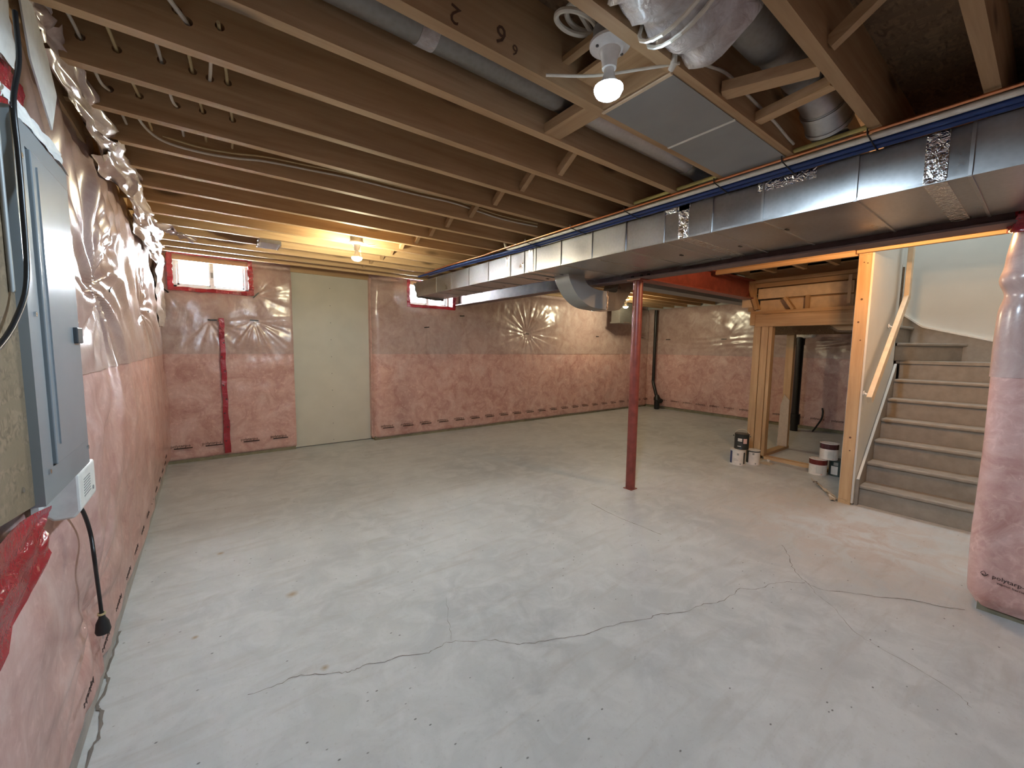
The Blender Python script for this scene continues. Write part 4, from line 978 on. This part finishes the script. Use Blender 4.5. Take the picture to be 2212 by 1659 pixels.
# ================================================================== framed posts and landing framing
fp = empty('framed_partition', (5.72, 1.8, 0)); tag(fp, 'raw timber framed wall with a header under the stair landing', 'framing')
for (y0, y1, x1) in ((2.29, 2.375, 5.75), (2.205, 2.283, 5.79), (2.16, 2.20, 5.80)):
    MB().box(5.70 if y0 > 2.2 else 5.71, x1, y0, y1, 0 if y0 > 2.2 else .038, 1.70).build('stud', 'wood_z', fp, bevel=.003)
MB().box(5.71, 5.80, 1.13, 2.16, 0, .038).build('bottom_plate', 'wood_y', fp)
MB().box(5.69, 5.73, 1.13, 2.36, 1.70, 1.86).build('header', 'wood_y', fp, bevel=.003)
MB().box(5.735, 5.80, 1.13, 2.38, 1.70, 1.86).build('header', 'wood_y', fp)
MB().box(5.68, 5.82, 2.36, 2.42, 1.72, 1.87).build('header_end', 'wood_y', fp)
MB().box(5.69, 5.81, 1.13, 2.42, 1.862, 1.90).build('top_plate', 'wood_y', fp)
sp = MB().box(6.56, 6.64, 2.20, 2.29, .038, 1.72).build('stud_post', 'wood_z'); tag(sp, 'single timber post standing inside the framed closet', 'post')
o = MB().box(5.83, 6.66, 2.20, 2.29, 0, .038).build('floor_plate', 'wood_x'); tag(o, 'timber floor plate under the single closet post', 'timber')
o = MB().prism([(6.545, 2.31, .04), (6.555, 2.19, .04), (6.553, 2.195, .70), (6.55, 2.26, .78), (6.548, 2.30, .62)], (-.012, 0, 0)).build('torn_paper_sheet', 'paper_brown'); tag(o, 'torn brown paper sheet leaning on the single closet post', 'paper')
lf = empty('landing_framing', (5.75, 2.0, 1.90)); tag(lf, 'open timber box framing of the stair landing above the header', 'framing')
MB().box(5.70, 5.74, 1.13, 2.48, 2.255, 2.295).build('plate', 'wood_y', lf)
MB().box(5.72, 5.76, 1.13, 2.48, 2.20, 2.25).build('plate', 'wood_y', lf)
MB().box(5.70, 5.74, 2.38, 2.46, 1.90, 2.255).build('cripple_stud', 'wood_z', lf)
MB().box(5.78, 5.80, 1.40, 2.38, 2.06, 2.19).build('backing_board', 'rail_wood', lf)
MB().box(5.805, 5.82, 1.40, 2.36, 1.905, 2.04).build('backing_board', 'rail_wood', lf)
MB().bar((5.72, 2.47, 2.28), (5.72, 2.35, 1.92), .04, .09, up=(1, 0, 0)).build('brace', 'wood_z', lf)
MB().prism([(5.69, 2.535, 2.29), (5.69, 2.535, 1.955), (5.69, 2.40, 1.955)], (.014, 0, 0)).build('gusset', 'rail_wood', lf)
MB().bar((5.74, 2.05, 2.05), (5.74, 1.95, 1.90), .03, .09, up=(1, 0, 0)).build('brace', 'wood_z', lf)
MB().box(5.74, 5.78, 1.80, 1.84, 1.90, 2.06).build('cripple_stud', 'wood_z', lf)
MB().box(5.69, 5.70, 1.40, 1.43, 1.93, 2.24).build('trim_strip', 'rail_wood', lf)

# ================================================================== plumbing in the far corner
def drain(name, label, x, y, top, r, parts):
    root = empty(name, (x, y, 0)); tag(root, label, 'pipe'); return root
dp = drain('drain_pipe', 'black plastic drain pipe with a bent foot in the far corner', 8.42, 5.55, 2.2, .04, None)
MB().tube(smoothpts([(8.44, 5.66, 2.30), (8.44, 5.66, 1.5), (8.44, 5.66, .75), (8.43, 5.655, .62), (8.40, 5.58, .45), (8.39, 5.53, .32)], 5), .036, 16).build('pipe', 'black_plastic', dp, smooth='auto')
MB().lathe((8.38, 5.50, 0), [(.05, 0), (.062, .03), (.062, .20), (.075, .21), (.075, .27), (.055, .30), (.04, .34)], 20).build('foot_fitting', 'black_plastic', dp, smooth='auto')
MB().tube([(8.38, 5.44, .22), (8.36, 5.38, .20)], .055, 16).build('clean_out', 'black_plastic', dp, smooth='auto')
dp2 = drain('drain_pipe', 'black plastic drain stack standing behind the framed closet opening', 8.22, 2.66, 1.7, .05, None)
MB().tube([(8.22, 2.66, 0), (8.22, 2.66, 1.62)], .058, 20).build('pipe', 'black_plastic', dp2, smooth='auto')
MB().tube([(8.22, 2.66, .12), (8.22, 2.66, .30)], .080, 20).build('coupling', 'black_plastic', dp2, smooth='auto')
MB().tube([(8.22, 2.66, .22), (8.20, 2.77, .28)], .05, 16).build('clean_out', 'black_plastic', dp2, smooth='auto')
MB().tube([(8.22, 2.66, 1.50), (8.22, 2.66, 1.62)], .068, 20).build('coupling', 'black_plastic', dp2, smooth='auto')
vp = MB().tube(smoothpts([(8.22, 2.78, 1.66), (8.22, 2.60, 1.66), (8.24, 2.48, 1.68), (8.28, 2.42, 1.80), (8.30, 2.40, 1.95), (8.30, 2.40, 2.34)], 5), .062, 18).build('flex_duct', 'foil_tape', smooth='auto', loc=(8.22, 2.6, 1.66)); tag(vp, 'shiny foil hose turning up above the black drain stack', 'duct')
o = MB().tube(smoothpts([(8.35, 2.42, .01), (8.33, 2.36, .12), (8.32, 2.30, .25), (8.33, 2.29, .36), (8.36, 2.31, .43)], 5), .014, 10).build('cable_end', 'black_plastic', smooth='auto', loc=(8.35, 2.42, 0)); tag(o, 'black cable end curling up behind the closet opening', 'cable')

# ================================================================== paint cans
def can(x, y, z, r, h, body, label_txt, lid='can_steel', band=None, bandh=.0, ang=3.6, handle=False, square=False, lbl=None, blue=False, top_ring='can_steel'):
    root = empty('paint_can', (x, y, z)); tag(root, label_txt, 'paint can', None)
    MB().lathe((x, y, z), [(r, 0), (r+.002, .002), (r, .006), (r, h-.008), (r+.003, h-.006), (r+.003, h), (r-.004, h)], 30).build('body', body, root, smooth='auto')
    MB().lathe((x, y, z), [(.001, h-.010), (r-.012, h-.010), (r-.010, h-.002), (r-.003, h+.001)], 30, closed=False).build('lid', lid, root, smooth='auto')
    def patch(a0, a1, za, zb, mat, nm, off=.0012):
        m = MB(); N = 10; vs = []
        for i in range(N+1):
            a = a0+(a1-a0)*i/N
            for zz in (za, zb): vs.append((x+(r+off)*math.cos(a), y+(r+off)*math.sin(a), z+zz))
        m.add(vs, [(2*i, 2*i+2, 2*i+3, 2*i+1) for i in range(N)]); return m.build(nm, mat, root, smooth=True)
    if band: 
        MB().lathe((x, y, z), [(r+.0015, h-bandh), (r+.002, h-bandh*.5), (r+.0015, h-.007)], 30, closed=False).build('paint_spill', band, root, smooth='auto')
    if lbl:
        for (a0, a1, za, zb, mt, nm2, of) in lbl: patch(ang+a0, ang+a1, za, zb, mt, nm2, of)
    if handle:
        P = [(x + (r+.004)*math.cos(ang+1.57)*math.cos(t), y+(r+.004)*math.sin(ang+1.57)*math.cos(t), z+h-.03+(.085)*math.sin(t)) for t in np.linspace(0, math.pi, 15)]
        MB().tube(P, .0022, 6).build('bail_handle', 'cable_white', root, smooth='auto')
        MB().tube([P[0], (P[0][0]+.01*math.cos(ang+1.57), P[0][1]+.01*math.sin(ang+1.57), P[0][2])], .008, 8).build('handle_ear', body, root)
        MB().tube([P[-1], (P[-1][0]-.01*math.cos(ang+1.57), P[-1][1]-.01*math.sin(ang+1.57), P[-1][2])], .008, 8).build('handle_ear', body, root)
    return root
WL = [(-.75, .75, .03, .165, 'label_white', 'front_label', .0012), (-.12, .14, .125, .15, 'sheet_grey', 'label_logo', .002), (.30, .48, .012, .028, 'sheet_grey', 'label_mark', .002), (-.5, .1, .06, .064, 'sheet_grey', 'label_line', .002), (-.5, -.05, .075, .079, 'sheet_grey', 'label_line', .002)]
can(5.19, 2.25, 0, .083, .19, 'label_white', 'white paint can with a blue side band beside the double studs', lid='paper_white', lbl=WL+[(-1.35, -.8, .02, .17, 'label_blue', 'blue_band', .0012), (.8, 1.15, .02, .16, 'label_black', 'dark_band', .0012)], ang=3.55)
can(5.36, 2.145, 0, .074, .178, 'label_white', 'small white paint can with a dark rim beside the double studs', lid='ink_brown', band='label_black', bandh=.02, lbl=[(-1.4, -.7, .02, .16, 'label_black', 'dark_band', .0012)]+WL[1:3], ang=3.55)
can(5.235, 2.235, .192, .080, .185, 'label_black', 'black paint can with a pink sticker on top of the white can', lid='label_black', handle=True, ang=3.55, lbl=[(-.55, .05, .115, .135, 'label_white', 'label_lettering', .0015), (-.55, .05, .10, .112, 'label_white', 'label_lettering', .0015), (.22, .75, .075, .135, 'label_pink', 'round_sticker', .002), (-.55, -.05, .035, .042, 'label_white', 'label_lettering', .0015)])
can(5.55, 1.53, 0, .084, .18, 'label_white', 'paint can with dark red spilled paint standing on the slab by the plate', lid='paint_maroon', band='paint_red', bandh=.062, ang=3.5, lbl=[(-.3, .5, .02, .11, 'paper_white', 'label_print', .0012), (.25, .45, .008, .02, 'label_pink', 'label_mark', .002)])
can(5.66, 1.375, 0, .082, .18, 'label_green', 'dark green paint can with a white label beside the red-spilled can', lid='label_green', ang=3.5, lbl=[(-.9, -.1, .02, .115, 'label_white', 'front_label', .0015), (-.6, -.1, .125, .16, 'sheet_grey', 'label_print', .0015)])
can(5.61, 1.455, .182, .085, .185, 'label_white', 'paint can with a maroon rim stacked on top of two cans', lid='paint_maroon', band='paint_maroon', bandh=.065, ang=3.5, lbl=[(-.2, .5, .02, .10, 'paper_white', 'label_print', .0012), (.3, .45, .006, .018, 'label_pink', 'label_mark', .002)])

# small scraps on the slab
o = flap([(4.60, 1.14, .004), (5.02, 1.33, .006), (5.12, 1.47, .045), (4.72, 1.12, .012)], 'paper_brown', None, 'paper_bag', seed=30, amp=.012); tag(o, 'crumpled paper bag lying by the foot of the exposed stud', 'paper')
for i, (x, y) in enumerate(((4.99, 1.40), (5.02, 1.385), (4.97, 1.365))):
    MB().box(x-.012, x+.012, y-.006, y+.006, .046, .048).build('print_mark', 'ink', o)
o = MB().lathe((5.60, 2.06, 0), [(.018, 0), (.02, .004), (.02, .03), (.015, .034)], 14).build('bottle_cap', 'white_plastic', smooth='auto'); tag(o, 'small white plastic cap lying by the timber floor plate', 'cap')
o = flap([(5.42, 1.98, .003), (5.60, 1.98, .003), (5.58, 2.10, .006), (5.44, 2.10, .004)], 'paper_brown', None, 'paper_scrap', seed=33, amp=.004); tag(o, 'flat paper scrap on the slab before the double studs', 'paper')
